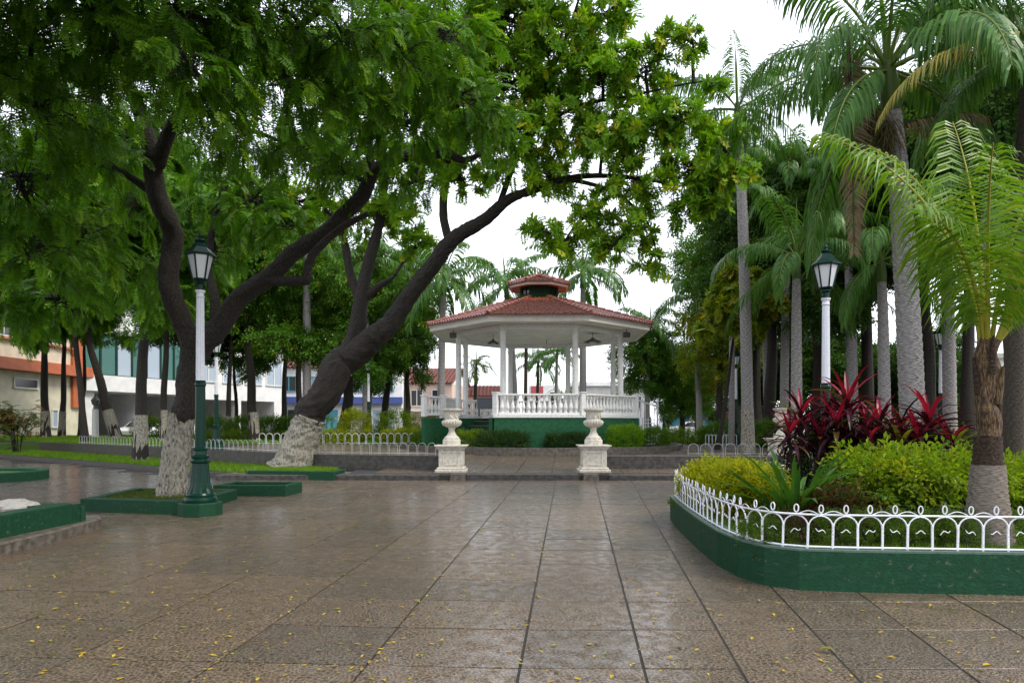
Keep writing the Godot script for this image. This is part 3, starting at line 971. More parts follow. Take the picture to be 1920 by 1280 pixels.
func build_left_objects() -> void:
	# long planter in the near corner: green wall on a concrete step
	var o := thing("corner_planter", "dark green planter wall on a concrete step, holding pale boulders", "planter", Vector3(-6.6, 0, -8.0))
	var s := MB.new()
	s.prism(poly([[-5.85, 2.0], [-5.8, 8.6], [-5.92, 9.75], [-6.15, 10.1], [-9.6, 10.4], [-9.6, 2.0]]), -0.05, 0.15, 0.02)
	part("step", s.mesh(), M.concrete, o, -o.position)
	var wl := MB.new()
	wl.prism(poly([[-6.06, 2.0], [-6.02, 8.4], [-5.98, 9.2], [-6.22, 9.3], [-6.26, 8.4], [-6.28, 2.0]]), 0.14, 0.425, 0.015)
	wl.prism(poly([[-6.221, 9.05], [-5.985, 9.22], [-6.0, 9.42], [-6.2, 9.42], [-9.5, 9.72], [-9.5, 9.5]]), 0.14, 0.4, 0.0)
	part("wall", wl.mesh(), M.green, o, -o.position)
	var nb := MB.new()
	nb.tube([Vector3(-6.0, 0.15, -9.44), Vector3(-6.0, 0.36, -9.44)], [0.05, 0.04], 8)
	part("end_roll", nb.mesh(), M.green, o, -o.position)
	var so := MB.new()
	so.prism(poly([[-6.27, 2.0], [-6.25, 8.4], [-6.2, 9.3], [-9.5, 9.6], [-9.5, 2.0]]), 0.1, 0.3)
	part("soil", so.mesh(), M.soil, o, -o.position)
	var labels := ["large pale flat boulder lying in the corner planter", "pale low boulder in the corner planter beside the larger one", "small pale stone at the corner planter's edge"]
	var rk := [[-7.25, 8.9, 0.45], [-6.75, 9.2, 0.3], [-7.9, 9.3, 0.26]]
	for k in 3:
		var b := MB.new()
		var nz := FastNoiseLite.new()
		nz.seed = 40 + k
		nz.frequency = 1.3
		var sp := SphereMesh.new()
		sp.radial_segments = 20
		sp.rings = 12
		var arr := sp.get_mesh_arrays()
		var vs: PackedVector3Array = arr[Mesh.ARRAY_VERTEX]
		var ix: PackedInt32Array = arr[Mesh.ARRAY_INDEX]
		for q in vs.size():
			var p := vs[q] * 2.0
			p *= 1.0 + 0.25 * nz.get_noise_3dv(p * 1.2)
			vs[q] = Vector3(p.x * rk[k][2], p.y * rk[k][2] * 0.4, p.z * rk[k][2] * 0.75)
		for q in range(0, ix.size(), 3): b.tri(vs[ix[q]], vs[ix[q + 2]], vs[ix[q + 1]])
		solo("boulder", b.mesh(), M.rock, labels[k], "stone", Vector3(rk[k][0], 0.36, -rk[k][1]))
	# tree pit of the near leaning tree
	var p := thing("tree_pit", "green low kerbed tree pit round the near forked tree and lamp", "planter", Vector3(-6.4, 0, -12.4))
	var fr := MB.new()
	fr.prism(poly([[-7.4, 11.6], [-5.4, 11.16], [-5.37, 11.34], [-7.37, 11.8]]), -0.05, 0.23, 0.012)
	fr.prism(poly([[-5.53, 11.36], [-5.36, 11.345], [-5.5, 13.4], [-5.68, 13.4]]), -0.05, 0.2, 0.012)
	fr.prism(poly([[-7.6, 13.6], [-5.5, 13.41], [-5.52, 13.6], [-7.6, 13.8]]), -0.05, 0.2, 0.012)
	fr.prism(poly([[-7.42, 11.81], [-7.24, 11.785], [-7.42, 13.57], [-7.6, 13.59]]), -0.05, 0.22, 0.012)
	part("kerb", fr.mesh(), M.green, p, -p.position)
	var ps := MB.new()
	ps.prism(poly([[-7.3, 11.75], [-5.5, 11.3], [-5.6, 13.5], [-7.5, 13.7]]), -0.04, 0.17)
	part("soil", ps.mesh(), M.soil, p, -p.position)
	# small empty planter box
	var q := thing("planter_box", "small empty rectangular green planter box on the wet paving", "planter", Vector3(X(480, 14.4), 0, -14.55))
	q.rotation.y = -0.05
	var bx := MB.new()
	for sd in [-1.0, 1.0]:
		bx.box(Vector3(0, 0.11, sd * 0.42), Vector3(1.56, 0.24, 0.1), 0.012)
		bx.box(Vector3(sd * 0.73, 0.11, 0), Vector3(0.1, 0.238, 0.738), 0.011)
	part("wall", bx.mesh(), M.green, q)
	var bs := MB.new()
	bs.box(Vector3(0, 0.04, 0), Vector3(1.37, 0.1, 0.75))
	part("soil", bs.mesh(), M.soil, q)
	# kerbed pit of the second leaning tree
	var t := thing("tree_pit", "long green kerbed tree pit round the thick tree leaning to the bandstand", "planter", Vector3(-6.3, 0, -19.2))
	var tk := MB.new()
	tk.prism(poly([[-7.2, 18.45], [-4.75, 18.0], [-4.73, 18.15], [-7.15, 18.6]]), -0.05, 0.24, 0.015)
	tk.prism(poly([[-4.88, 18.16], [-4.72, 18.155], [-4.7, 19.0], [-4.88, 19.0]]), 0.02, 0.24, 0.015)
	part("kerb", tk.mesh(), M.green, t, -t.position)
	var ts := MB.new()
	ts.prism(poly([[-7.25, 18.55], [-4.8, 18.1], [-4.8, 19.6], [-6.0, 20.4], [-8.0, 20.2]]), -0.04, 0.2)
	part("soil", ts.mesh(), M.lawn, t, -t.position)
	# round planter at the edge of the picture
	var r := thing("round_planter", "round green kerbed planter on the side plaza flagstones", "planter", Vector3(-14.2, 0, -18.2))
	var rb := MB.new()
	rb.lathe([[1.45, -0.05], [1.45, 0.23], [1.42, 0.25], [1.28, 0.25], [1.25, 0.22], [1.25, 0.1]], 32)
	part("kerb", rb.mesh(), M.green, r)
	var rs := MB.new()
	rs.lathe([[1.26, 0.15], [0.6, 0.2], [0.0, 0.22]], 24)
	part("soil", rs.mesh(), M.lawn, r)


# ---------------------------------------------------------------- lamp posts
func lamp_post(at: Vector3, label: String, k := 1.0, grp := "street lamps of the park") -> void:
	var o := thing("street_lamp", label, "street lamp", at, grp)
	o.scale = Vector3.ONE * k
	var b := MB.new()
	b.lathe([[0.34, 0.0], [0.34, 0.2], [0.33, 0.215], [0.0, 0.215]], 8, Vector3.ZERO, true, PI / 8)
	part("footing", b.mesh(), M.green, o)
	var c := MB.new()
	c.lathe([[0.26, 0.21], [0.265, 0.26], [0.25, 0.3], [0.23, 0.31], [0.235, 0.34], [0.22, 0.37]], 20)
	# fluted bell
	var rows := [[0.215, 0.365], [0.18, 0.44], [0.155, 0.54], [0.14, 0.7], [0.128, 0.86]]
	for i in rows.size() - 1:
		for j in 16:
			var g := TAU * j / 16
			var h := TAU * (j + 1) / 16
			var m := (g + h) * 0.5
			var q := []
			for e in [[g, i, 1.0], [m, i, 0.93], [h, i, 1.0], [g, i + 1, 1.0], [m, i + 1, 0.93], [h, i + 1, 1.0]]:
				q.append(Vector3(cos(e[0]) * rows[e[1]][0] * e[2], rows[e[1]][1], -sin(e[0]) * rows[e[1]][0] * e[2]))
			c.quad(q[0], q[1], q[4], q[3])
			c.quad(q[1], q[2], q[5], q[4])
	c.lathe([[0.13, 0.855], [0.155, 0.88], [0.155, 0.9], [0.125, 0.93], [0.14, 0.96], [0.14, 0.98], [0.11, 1.0], [0.1, 1.06], [0.115, 1.08], [0.115, 1.1], [0.085, 1.12], [0.078, 2.12], [0.09, 2.14], [0.09, 2.17], [0.08, 2.19], [0.085, 2.22], [0.0, 2.225]], 18)
	part("base", c.mesh(), M.iron_green, o)
	var p := MB.new()
	for j in 12:
		var g := TAU * j / 12
		var h := TAU * (j + 1) / 12
		var m := (g + h) * 0.5
		var q := []
		for e in [[g, 2.2, 0.07], [m, 2.2, 0.06], [h, 2.2, 0.07], [g, 3.6, 0.06], [m, 3.6, 0.052], [h, 3.6, 0.06]]:
			q.append(Vector3(cos(e[0]) * e[2], e[1], -sin(e[0]) * e[2]))
		p.quad(q[0], q[1], q[4], q[3])
		p.quad(q[1], q[2], q[5], q[4])
	p.lathe([[0.058, 3.58], [0.07, 3.6], [0.06, 3.62], [0.06, 3.66], [0.075, 3.68], [0.08, 3.71], [0.0, 3.715]], 16)
	part("shaft", p.mesh(), M.iron_white, o)
	var n := MB.new()
	n.lathe([[0.055, 3.71], [0.055, 3.8], [0.08, 3.83], [0.075, 3.85], [0.115, 3.885], [0.12, 3.9], [0.0, 3.901]], 12)
	part("neck", n.mesh(), M.iron_green, o)
	var fr := MB.new()
	for j in 6:
		var g := TAU * (j + 0.5) / 6
		var d := Vector3(cos(g), 0, sin(g))
		fr.tube([d * 0.118 + Vector3.UP * 3.89, d * 0.205 + Vector3.UP * 4.29], [0.014, 0.014], 5)
		var gl := MB.new()
		var g2 := TAU * (j + 1.5) / 6
		var e := Vector3(cos(g2), 0, sin(g2))
		gl.quad(e * 0.108 + Vector3.UP * 3.9, d * 0.108 + Vector3.UP * 3.9, d * 0.195 + Vector3.UP * 4.28, e * 0.195 + Vector3.UP * 4.28)
		part("pane", gl.mesh(), M.frosted, o)
	var lf := part("lantern_frame", fr.mesh(), M.iron_green, o)
	var ro := MB.new()
	ro.lathe([[0.0, 4.27], [0.235, 4.275], [0.25, 4.29], [0.25, 4.31], [0.16, 4.39], [0.14, 4.41], [0.075, 4.5], [0.06, 4.52]], 6, Vector3.ZERO, true, TAU / 12)
	ro.lathe([[0.055, 4.51], [0.09, 4.525], [0.09, 4.54], [0.04, 4.56], [0.03, 4.58], [0.04, 4.6], [0.03, 4.62], [0.008, 4.67], [0.0, 4.7]], 10)
	part("lantern_roof", ro.mesh(), M.iron_green, lf)

func build_lamps() -> void:
	lamp_post(Vector3(X(375, 11.2), 0, -11.2), "tall green and white lamp post beside the near forked tree")
	lamp_post(Vector3(X(1549, 11.9), 0.0, -11.9), "green and white lamp post rising from the red cordylines of the planter")
	lamp_post(Vector3(X(405, 27.0), floor_h(27) - 0.02, -27.0), "lamp post with its lantern in foliage, behind the near forked tree")
	lamp_post(Vector3(X(698, 37.5), 0.5, -36.5), "lamp post beyond the leaning tree, standing at the white hoop fence before houses")
	lamp_post(Vector3(X(1380, 33.0), 0.5, -33.0), "lamp post partly covered by yellow-green leaves beside a tall palm")
	lamp_post(Vector3(X(1245, 56.0), 0.5, -56.0), "distant small lamp post by the bandstand trellis, seen against far trees")
	lamp_post(Vector3(X(1765, 23.5), floor_h(23.5), -23.5), "lamp post in the shade of dark trunks behind the red cordylines")
	var o := thing("post_lantern", "thick white post with a grey lantern on the lawn before the dark garage", "street lamp", Vector3(X(178, 45), 0.56, -45.0))
	var p := MB.new()
	p.lathe([[0.26, 0], [0.26, 0.1], [0.2, 0.14], [0.18, 1.9], [0.22, 1.95], [0.0, 1.96]], 12)
	part("post", p.mesh(), M.white, o)
	var b := MB.new()
	b.lathe([[0.12, 1.95], [0.12, 2.2], [0.2, 2.25], [0.26, 2.5], [0.28, 2.52], [0.1, 2.75], [0.04, 2.95], [0.0, 2.96]], 8, Vector3.ZERO, true)
	part("lantern", b.mesh(), M.metal, o)


# ---------------------------------------------------------------- fences
func resample(pts: Array, step: float) -> Array:
	var out := []
	var carry := 0.0
	for i in pts.size() - 1:
		var a := Vector2(pts[i][0], pts[i][1])
		var b := Vector2(pts[i + 1][0], pts[i + 1][1])
		var len := a.distance_to(b)
		var s := carry
		while s < len:
			out.append(a.lerp(b, s / len))
			s += step
		carry = s - len
	return out

func build_fences() -> void:
	# ornamental fence on the planter wall
	var line := []
	for i in RIM.size():
		if i < 1 or i > RIM.size() - 2: continue
		var a := Vector2(RIM[maxi(i - 1, 0)][0], RIM[maxi(i - 1, 0)][1])
		var b := Vector2(RIM[mini(i + 1, RIM.size() - 1)][0], RIM[mini(i + 1, RIM.size() - 1)][1])
		var t := (b - a).normalized()
		line.append([RIM[i][0] - t.y * 0.07, RIM[i][1] + t.x * 0.07])
	var pts := resample(line, 0.215)
	var o := thing("hoop_fence", "white wrought iron fence of round arches on the green planter wall", "fence", Vector3(2.2, 0.37, -6.6))
	var pk := MB.new()
	pk.box(Vector3(0, 0.115, 0), Vector3(0.02, 0.23, 0.015), 0.003)
	var pkm := pk.mesh()
	var arc := MB.new()
	var ap := []
	var ar := []
	for k in 11:
		var g := PI - PI * k / 10
		ap.append(Vector3(0.1075 + cos(g) * 0.1035, 0.2 + sin(g) * 0.1, 0))
		ar.append(0.0072)
	arc.tube(ap, ar, 6)
	var arcm := arc.mesh()
	var rg := MB.new()
	var rp := []
	var rr := []
	for k in 13:
		var g := TAU * k / 12
		rp.append(Vector3(0.1075 + cos(g) * 0.019, 0.362 + sin(g) * 0.036, 0))
		rr.append(0.0065)
	rg.tube(rp, rr, 5)
	var rgm := rg.mesh()
	var scrolls := []
	for v in 3:
		var sc := MB.new()
		var sp := []
		var sr := []
		for k in 7:
			var u := k / 6.0 - 0.5
			sp.append(Vector3(0.1075 + u * 0.085, 0.165 + 0.014 * sin(u * 7.0 + v * 1.3) + u * 0.03 * (v - 1), 0.004 * v))
			sr.append(0.0035 + 0.004 * (0.5 - absf(u)))
		sc.tube(sp, sr, 5)
		scrolls.append(sc.mesh())
	var wave := MB.new()
	var wp := []
	var wr := []
	for k in 9:
		var u := k / 8.0
		wp.append(Vector3(0.13 + u * 0.17, 0.315 + 0.03 * sin(u * PI) , 0))
		wr.append(0.0045)
	wave.tube(wp, wr, 5)
	var wvm := wave.mesh()
	var top := []
	var low := []
	var tr := []
	for i in pts.size():
		top.append(Vector3(pts[i].x, 0.307, -pts[i].y) - Vector3(2.2, 0, -6.6))
		low.append(Vector3(pts[i].x, 0.016, -pts[i].y) - Vector3(2.2, 0, -6.6))
		tr.append(0.0095)
	var t1 := MB.new()
	t1.tube(top, tr, 6)
	part("top_rail", t1.mesh(), M.iron_white, o)
	var t2 := MB.new()
	t2.tube(low, tr, 6)
	part("bottom_rail", t2.mesh(), M.iron_white, o)
	for i in pts.size() - 1:
		var a := Vector3(pts[i].x, 0, -pts[i].y) - Vector3(2.2, 0, -6.6)
		var e := Vector3(pts[i + 1].x, 0, -pts[i + 1].y) - Vector3(2.2, 0, -6.6)
		var bs := along(a, e)
		bs = bs * Basis(Vector3.RIGHT, R.randf_range(-0.05, 0.05)) * Basis(Vector3(0, 0, 1), R.randf_range(-0.02, 0.02))
		part("picket", pkm, M.iron_white, o, a, bs)
		part("arch", arcm, M.iron_white, o, a, bs)
		part("finial_ring", rgm, M.iron_white, o, a, bs)
		part("scroll", scrolls[i % 3], M.iron_white, o, a, bs)
		if i % 3 != 1: part("top_scroll", wvm, M.iron_white, o, a, bs)
	# plain hoops along the low walls and beds
	hoops([[-2.2, 19.7], [-5.75, 20.62], [-13.5, 26.55], [-20.5, 32.0]], 0.594, 0.3, 0.36, "white wire hoop fence along the long dark low wall", 0.0075)
	hoops([[5.1, 19.7], [8.5, 19.7]], 0.594, 0.36, 0.34, "thin grey wire hoop fence along the brown low wall", 0.005)
	hoops([[-12.5, 33.4], [-4.6, 33.8]], 0.5, 0.35, 0.55, "white hoop fence in front of the yellow-green hedge beyond the plaza", 0.013)
	hoops([[9.2, 32.2], [10.7, 31.9]], 0.5, 0.16, 0.5, "short white railing beside the far lamp post and palm", 0.016)
	hoops([[11.7, 30.6], [14.5, 30.0]], 0.5, 0.3, 0.5, "white hoop railing at the foot of the mossy palm", 0.018)
	hoops([[-26.0, 33.6], [-30, 37]], 0.56, 0.3, 0.4, "low white hoops at the raised lawn's edge", 0.014)

func hoops(line: Array, y: float, step: float, h: float, label: String, r: float) -> void:
	var pts := resample(line, step)
	var at := Vector3(pts[0].x, y, -pts[0].y)
	var o := thing("wire_fence", label, "fence", at)
	var m := MB.new()
	var p := []
	var q := []
	for k in 9:
		var g := PI - PI * k / 8
		p.append(Vector3(step * 0.5 + cos(g) * step * 0.42, h - step * 0.4 + sin(g) * step * 0.4, 0))
		q.append(r)
	p.push_front(Vector3(step * 0.08, -0.04, 0))
	q.push_front(r)
	p.append(Vector3(step * 0.92, -0.04, 0))
	q.append(r)
	m.tube(p, q, 5)
	var hm := m.mesh()
	for i in pts.size() - 1:
		var a := Vector3(pts[i].x, y, -pts[i].y) - at
		var e := Vector3(pts[i + 1].x, y, -pts[i + 1].y) - at
		var bs := along(a, e).rotated(Vector3.UP, R.randf_range(-0.05, 0.05)) * Basis(Vector3.RIGHT, R.randf_range(-0.06, 0.06))
		part("hoop", hm, M.wire if r < 0.01 else M.iron_white, o, a, bs)
	var rail := MB.new()
	var last: Vector2 = pts[pts.size() - 1]
	var rp := []
	var rr := []
	for i in pts.size():
		rp.append(Vector3(pts[i].x, y + 0.05, -pts[i].y) - at)
		rr.append(r * 0.7)
	rail.tube(rp, rr, 5)
	part("rail", rail.mesh(), M.iron_white, o)


# ---------------------------------------------------------------- buildings
class Face:
	var a: Vector2
	var b: Vector2
	var base: float
	func _init(p: Array, q: Array, y: float) -> void:
		a = Vector2(p[0], -p[1])
		b = Vector2(q[0], -q[1])
		base = y
	func frame() -> Basis:
		var x := Vector3(b.x - a.x, 0, b.y - a.y).normalized()
		return Basis(x, Vector3.UP, x.cross(Vector3.UP))
	func length() -> float:
		return a.distance_to(b)

# a block whose front runs from p to q (x, distance), with depth behind it
func block(called: String, label: String, p: Array, q: Array, depth: float, h: float, m: Material, base := 0.3, openings := [], recess := 4.0) -> Array:
	var f := Face.new(p, q, base)
	var o := thing(called, label, "building", Vector3(f.a.x, base, f.a.y))
	o.basis = f.frame()
	var b := MB.new()
	var n := f.length()
	if openings.is_empty():
		b.box(Vector3(n * 0.5, h * 0.5, -depth * 0.5), Vector3(n, h, depth))
	else:   # rooms that open to the street: [x0, x1, height] each
		var top := 0.0
		for e in openings: top = maxf(top, e[2])
		b.box(Vector3(n * 0.5, (h + top) * 0.5, -depth * 0.5), Vector3(n, h - top, depth))
		b.box(Vector3(n * 0.5, top * 0.5, -(depth + recess) * 0.5), Vector3(n, top, depth - recess))
		var x := 0.0
		for e in openings:
			if e[0] - x > 0.01: b.box(Vector3((x + e[0]) * 0.5, top * 0.5, -recess * 0.5), Vector3(e[0] - x, top, recess))
			if top - e[2] > 0.01: b.box(Vector3((e[0] + e[1]) * 0.5, (top + e[2]) * 0.5, -0.15), Vector3(e[1] - e[0], top - e[2], 0.3))
			x = e[1]
		if n - x > 0.01: b.box(Vector3((x + n) * 0.5, top * 0.5, -recess * 0.5), Vector3(n - x, top, recess))
	part("wall", b.mesh(), m, o)
	return [o, f.length(), h]

func band(o: Node3D, called: String, x0: float, x1: float, y0: float, y1: float, out: float, m: Material) -> MeshInstance3D:
	var b := MB.new()
	b.box(Vector3((x0 + x1) * 0.5, (y0 + y1) * 0.5, out * 0.5 - 0.02), Vector3(x1 - x0, y1 - y0, out + 0.04), 0.0)
	return part(called, b.mesh(), m, o)

func window(o: Node3D, x0: float, x1: float, y0: float, y1: float, glass: Material, frame: Material, bars := 1, called := "window") -> void:
	var b := MB.new()
	var t := 0.09
	b.box(Vector3((x0 + x1) * 0.5, y1 - t * 0.5, 0.04), Vector3(x1 - x0, t, 0.14))
	b.box(Vector3((x0 + x1) * 0.5, y0 + t * 0.5, 0.06), Vector3(x1 - x0 + 0.1, t, 0.2))
	for k in bars + 2:
		var x: float = lerpf(x0 + t * 0.5, x1 - t * 0.5, k / float(bars + 1))
		b.box(Vector3(x, (y0 + y1) * 0.5, 0.035), Vector3(t, y1 - y0 - t * 2, 0.12))
	var w := part(called, b.mesh(), frame, o)
	var g := MB.new()
	g.box(Vector3((x0 + x1) * 0.5, (y0 + y1) * 0.5, 0.0), Vector3(x1 - x0 - t * 2, y1 - y0 - t * 2, 0.05))
	part("pane", g.mesh(), glass, w)

func pitched_roof(o: Node3D, len: float, depth: float, y: float, rise: float, m: Material) -> void:
	# rows of tiles over a gable whose ridge runs along the front
	var rows := 14
	var b := MB.new()
	for s in [0, 1]:
		for i in rows:
			var u0 := float(i) / rows
			var u1 := (i + 1.1) / rows
			var z0: float = lerpf(0.5, -depth * 0.5, u0) if s == 0 else lerpf(-depth - 0.5, -depth * 0.5, u0)
			var z1: float = lerpf(0.5, -depth * 0.5, u1) if s == 0 else lerpf(-depth - 0.5, -depth * 0.5, u1)
			var y0 := y + rise * u0 + 0.1
			var y1 := y + rise * u1 + 0.02
			var n := int(len / 0.5)
			for c in n:
				var x0 := -0.4 + (len + 0.8) * c / n
				var w := (len + 0.8) / n
				var mid := x0 + w * 0.5
				if s == 0:
					b.quad(Vector3(x0, y0, z0), Vector3(mid, y0 + 0.12, z0), Vector3(mid, y1 + 0.12, z1), Vector3(x0, y1, z1))
					b.quad(Vector3(mid, y0 + 0.12, z0), Vector3(x0 + w, y0, z0), Vector3(x0 + w, y1, z1), Vector3(mid, y1 + 0.12, z1))
				else:
					b.quad(Vector3(mid, y0 + 0.12, z0), Vector3(x0, y0, z0), Vector3(x0, y1, z1), Vector3(mid, y1 + 0.12, z1))
	part("roof", b.mesh(), m, o).set_meta("kind", "stuff")
	var under := MB.new()
	under.quad(Vector3(-0.4, y + 0.0, 0.5), Vector3(len + 0.4, y + 0.0, 0.5), Vector3(len + 0.4, y + rise, -depth * 0.5), Vector3(-0.4, y + rise, -depth * 0.5))
	under.quad(Vector3(len + 0.4, y + 0.0, -depth - 0.5), Vector3(-0.4, y + 0.0, -depth - 0.5), Vector3(-0.4, y + rise, -depth * 0.5), Vector3(len + 0.4, y + rise, -depth * 0.5))
	part("roof_deck", under.mesh(), m, o)
	for x in [0.05, len - 0.05]:
		var g := MB.new()
		g.tri(Vector3(x, y - 0.05, 0), Vector3(x, y - 0.05, -depth), Vector3(x, y + rise, -depth * 0.5))
		part("gable", g.mesh(), M.plaster, o)

func build_buildings() -> void:
	# cream building with orange bands along the side street
	var r := block("corner_building", "cream two-storey building with orange bands at the side street", [-37.6, 30.0], [-37.1, 58.0], 14.0, 10.2, M.cream, 0.3)
	var o: Node3D = r[0]
	band(o, "lower_band", -0.3, 28.6, 5.2, 6.05, 0.9, M.orange)
	band(o, "parapet_band", -0.3, 28.6, 9.3, 10.6, 0.7, M.orange)
	band(o, "corner_pier", 26.9, 28.4, 2.6, 9.28, 0.25, M.orange)
	band(o, "window_sill_strip", 0.0, 26.8, 7.45, 7.62, 0.3, M.trim)
	for k in 5: window(o, 1.0 + k * 5.2, 5.4 + k * 5.2, 7.65, 9.15, M.dark_glass, M.plaster, 2)
	window(o, 12.0, 17.5, 3.9, 4.7, M.dark_glass, M.plaster, 1)
	window(o, 20.5, 23.0, 3.9, 4.7, M.dark_glass, M.plaster, 0)
	band(o, "shop_shutter", 11.0, 17.5, 0.0, 3.6, 0.1, M.grey_wall)
	window(o, 24.6, 25.3, 0.9, 2.4, M.blue_glass, M.plaster, 0, "electric_meter_box")
	# white building with a green glass front
	r = block("glass_front_building", "white building with green and blue glass upper floor over dark garage", [-37.1, 58.4], [-33.2, 69.0], 14.0, 12.6, M.plaster, 0.3, [[1.0, 5.6, 4.0], [6.1, 11.0, 4.0]], 8.0)
	o = r[0]
	band(o, "floor_band", -0.2, 11.6, 4.1, 5.5, 0.8, M.plaster)
	for k in 7: window(o, 0.1 + k * 1.6, 1.68 + k * 1.6, 5.52, 9.3, M.green_glass if k in [0, 1, 3, 5, 6] else M.blue_glass, M.iron_green, 0)
	band(o, "pillar", 0.0, 0.9, 0.0, 4.1, 0.3, M.plaster)
	r = block("white_annex", "plain white annex with dark ground floor between the glass front and blue-banded building", [-32.8, 69.6], [-27.0, 80.0], 12.0, 10.0, M.plaster, 0.3, [[0.8, 5.4, 3.8], [5.9, 10.5, 3.8]], 8.0)
	o = r[0]
	for k in 4: window(o, 0.6 + k * 2.9, 2.9 + k * 2.9, 5.6, 8.6, M.blue_glass, M.plaster, 1)
	# white building with a blue band
	r = block("blue_banded_building", "long white building with a blue band over its ground floor", [-36.0, 84.0], [-14.0, 86.0], 12.0, 8.2, M.plaster, 0.3)
	o = r[0]
	band(o, "blue_band", -0.2, 22.2, 3.75, 4.6, 0.9, M.blue)
	for k in 7: window(o, 1.2 + k * 3.0, 3.0 + k * 3.0, 5.3, 7.2, M.dark_glass if k % 2 == 0 else M.blue_glass, M.teal, 1)
	for k in 6: band(o, "shop_front", 1.0 + k * 3.5, 3.6 + k * 3.5, 0.0, 3.0, 0.06, [M.teal, M.blue_glass, M.dark_glass, M.teal, M.grey_wall, M.blue_glass][k])
	pitched_roof(o, 22.0, 12.0, 8.2, 2.0, M.tile[2])
	# houses with tiled roofs behind the bandstand
	r = block("tiled_house", "pink house with terracotta roof between the leaning tree and bandstand", [-20.5, 92.0], [-8.0, 90.0], 10.0, 6.6, M.pink, 0.3)
	o = r[0]
	for k in 4: window(o, 1.2 + k * 2.9, 2.9 + k * 2.9, 3.6, 5.8, M.dark_glass, M.plaster, 1)
	band(o, "ground_floor_ledge", -0.1, 12.7, 2.9, 3.2, 0.5, M.plaster)
	for k in 3: band(o, "door", 2.0 + k * 3.5, 3.4 + k * 3.5, 0.0, 2.4, 0.06, M.door)
	pitched_roof(o, 12.6, 10.0, 6.6, 2.4, M.tile[2])
	r = block("tiled_house", "low house with a terracotta roof seen between the bandstand's side columns", [-9.0, 98.0], [-1.5, 98.0], 9.0, 5.2, M.pink, 0.3)
	o = r[0]
	for k in 2: window(o, 1.2 + k * 3.0, 3.0 + k * 3.0, 2.2, 4.2, M.dark_glass, M.plaster, 1)
	pitched_roof(o, 7.5, 9.0, 5.2, 1.8, M.tile[2])
	r = block("red_fronted_shop", "small red and white shop seen through the middle of the bandstand", [2.6, 100.0], [7.0, 100.0], 8.0, 7.0, M.plaster, 0.3)
	o = r[0]
	band(o, "red_front", 0.2, 2.0, 5.2, 6.8, 0.1, M.red_cloth)
	window(o, 2.9, 4.2, 4.0, 6.0, M.dark_glass, M.plaster, 0)
	r = block("grey_hall", "long grey flat-roofed hall seen through the bandstand's columns", [8.5, 96.0], [19.0, 96.0], 9.0, 7.1, M.grey_wall, 0.3)
	o = r[0]
	band(o, "parapet", -0.2, 10.7, 6.6, 7.2, 0.25, M.plaster)
	for k in 4: window(o, 0.8 + k * 2.5, 2.4 + k * 2.5, 3.4, 5.2, M.dark_glass, M.grey_wall, 1)
	# shops on the far side of the square
	r = block("teal_shop", "low white shops with teal fronts behind the far hedge", [17.0, 74.0], [27.0, 73.0], 8.0, 3.6, M.plaster, 0.3)
	o = r[0]
	for k in 4: band(o, "teal_front", 0.5 + k * 2.4, 2.3 + k * 2.4, 0.0, 2.3, 0.08, M.teal if k != 2 else M.blue_glass)
	band(o, "awning", -0.2, 10.2, 2.6, 2.8, 1.4, M.plaster)
	r = block("beige_building", "beige building showing between the grey palm trunks above red cordylines", [29.0, 60.0], [36.0, 58.0], 10.0, 6.6, M.cream, 0.3)
	o = r[0]
	for k in 3: window(o, 0.7 + k * 2.3, 2.2 + k * 2.3, 3.6, 5.4, M.dark_glass, M.grey_wall, 1)
	r = block("white_building", "white two-storey building with dark shop fronts behind the near coconut palm", [33.0, 52.0], [46.0, 50.0], 12.0, 6.4, M.plaster, 0.3, [[0.5, 2.9, 2.6], [3.6, 6.0, 2.6], [6.7, 9.1, 2.6], [9.8, 12.2, 2.6]], 6.0)
	o = r[0]
	band(o, "shop_canopy", -0.3, 13.4, 2.9, 3.25, 1.6, M.grey_wall)
	band(o, "cornice", -0.2, 13.3, 6.2, 6.55, 0.3, M.grey_wall)
	for k in 4: window(o, 0.7 + k * 3.1, 2.4 + k * 3.1, 3.9, 5.6, M.blue_glass if k == 2 else M.dark_glass, M.plaster, 1)
	# market stalls under red canopies
	stall(Vector3(X(1400, 62), 0.3, -62), "red canopied market stall behind the mossy palm trunk", 3.6)
	stall(Vector3(X(1358, 66), 0.3, -66), "small red market stall left of the mossy palm, far across the street", 2.2)
	car(Vector3(X(262, 60), 0.3, -60), 1.45, M.carpaint, "white car parked by the dark garage beyond the lawn")
	car(Vector3(X(1900, 45), 0.3, -45), 0.2, M.cardark, "dark red car parked before the white building's shop fronts")
	car(Vector3(X(1290, 68), 0.3, -68), 0.1, M.carpaint, "white car parked in front of the low teal shops")

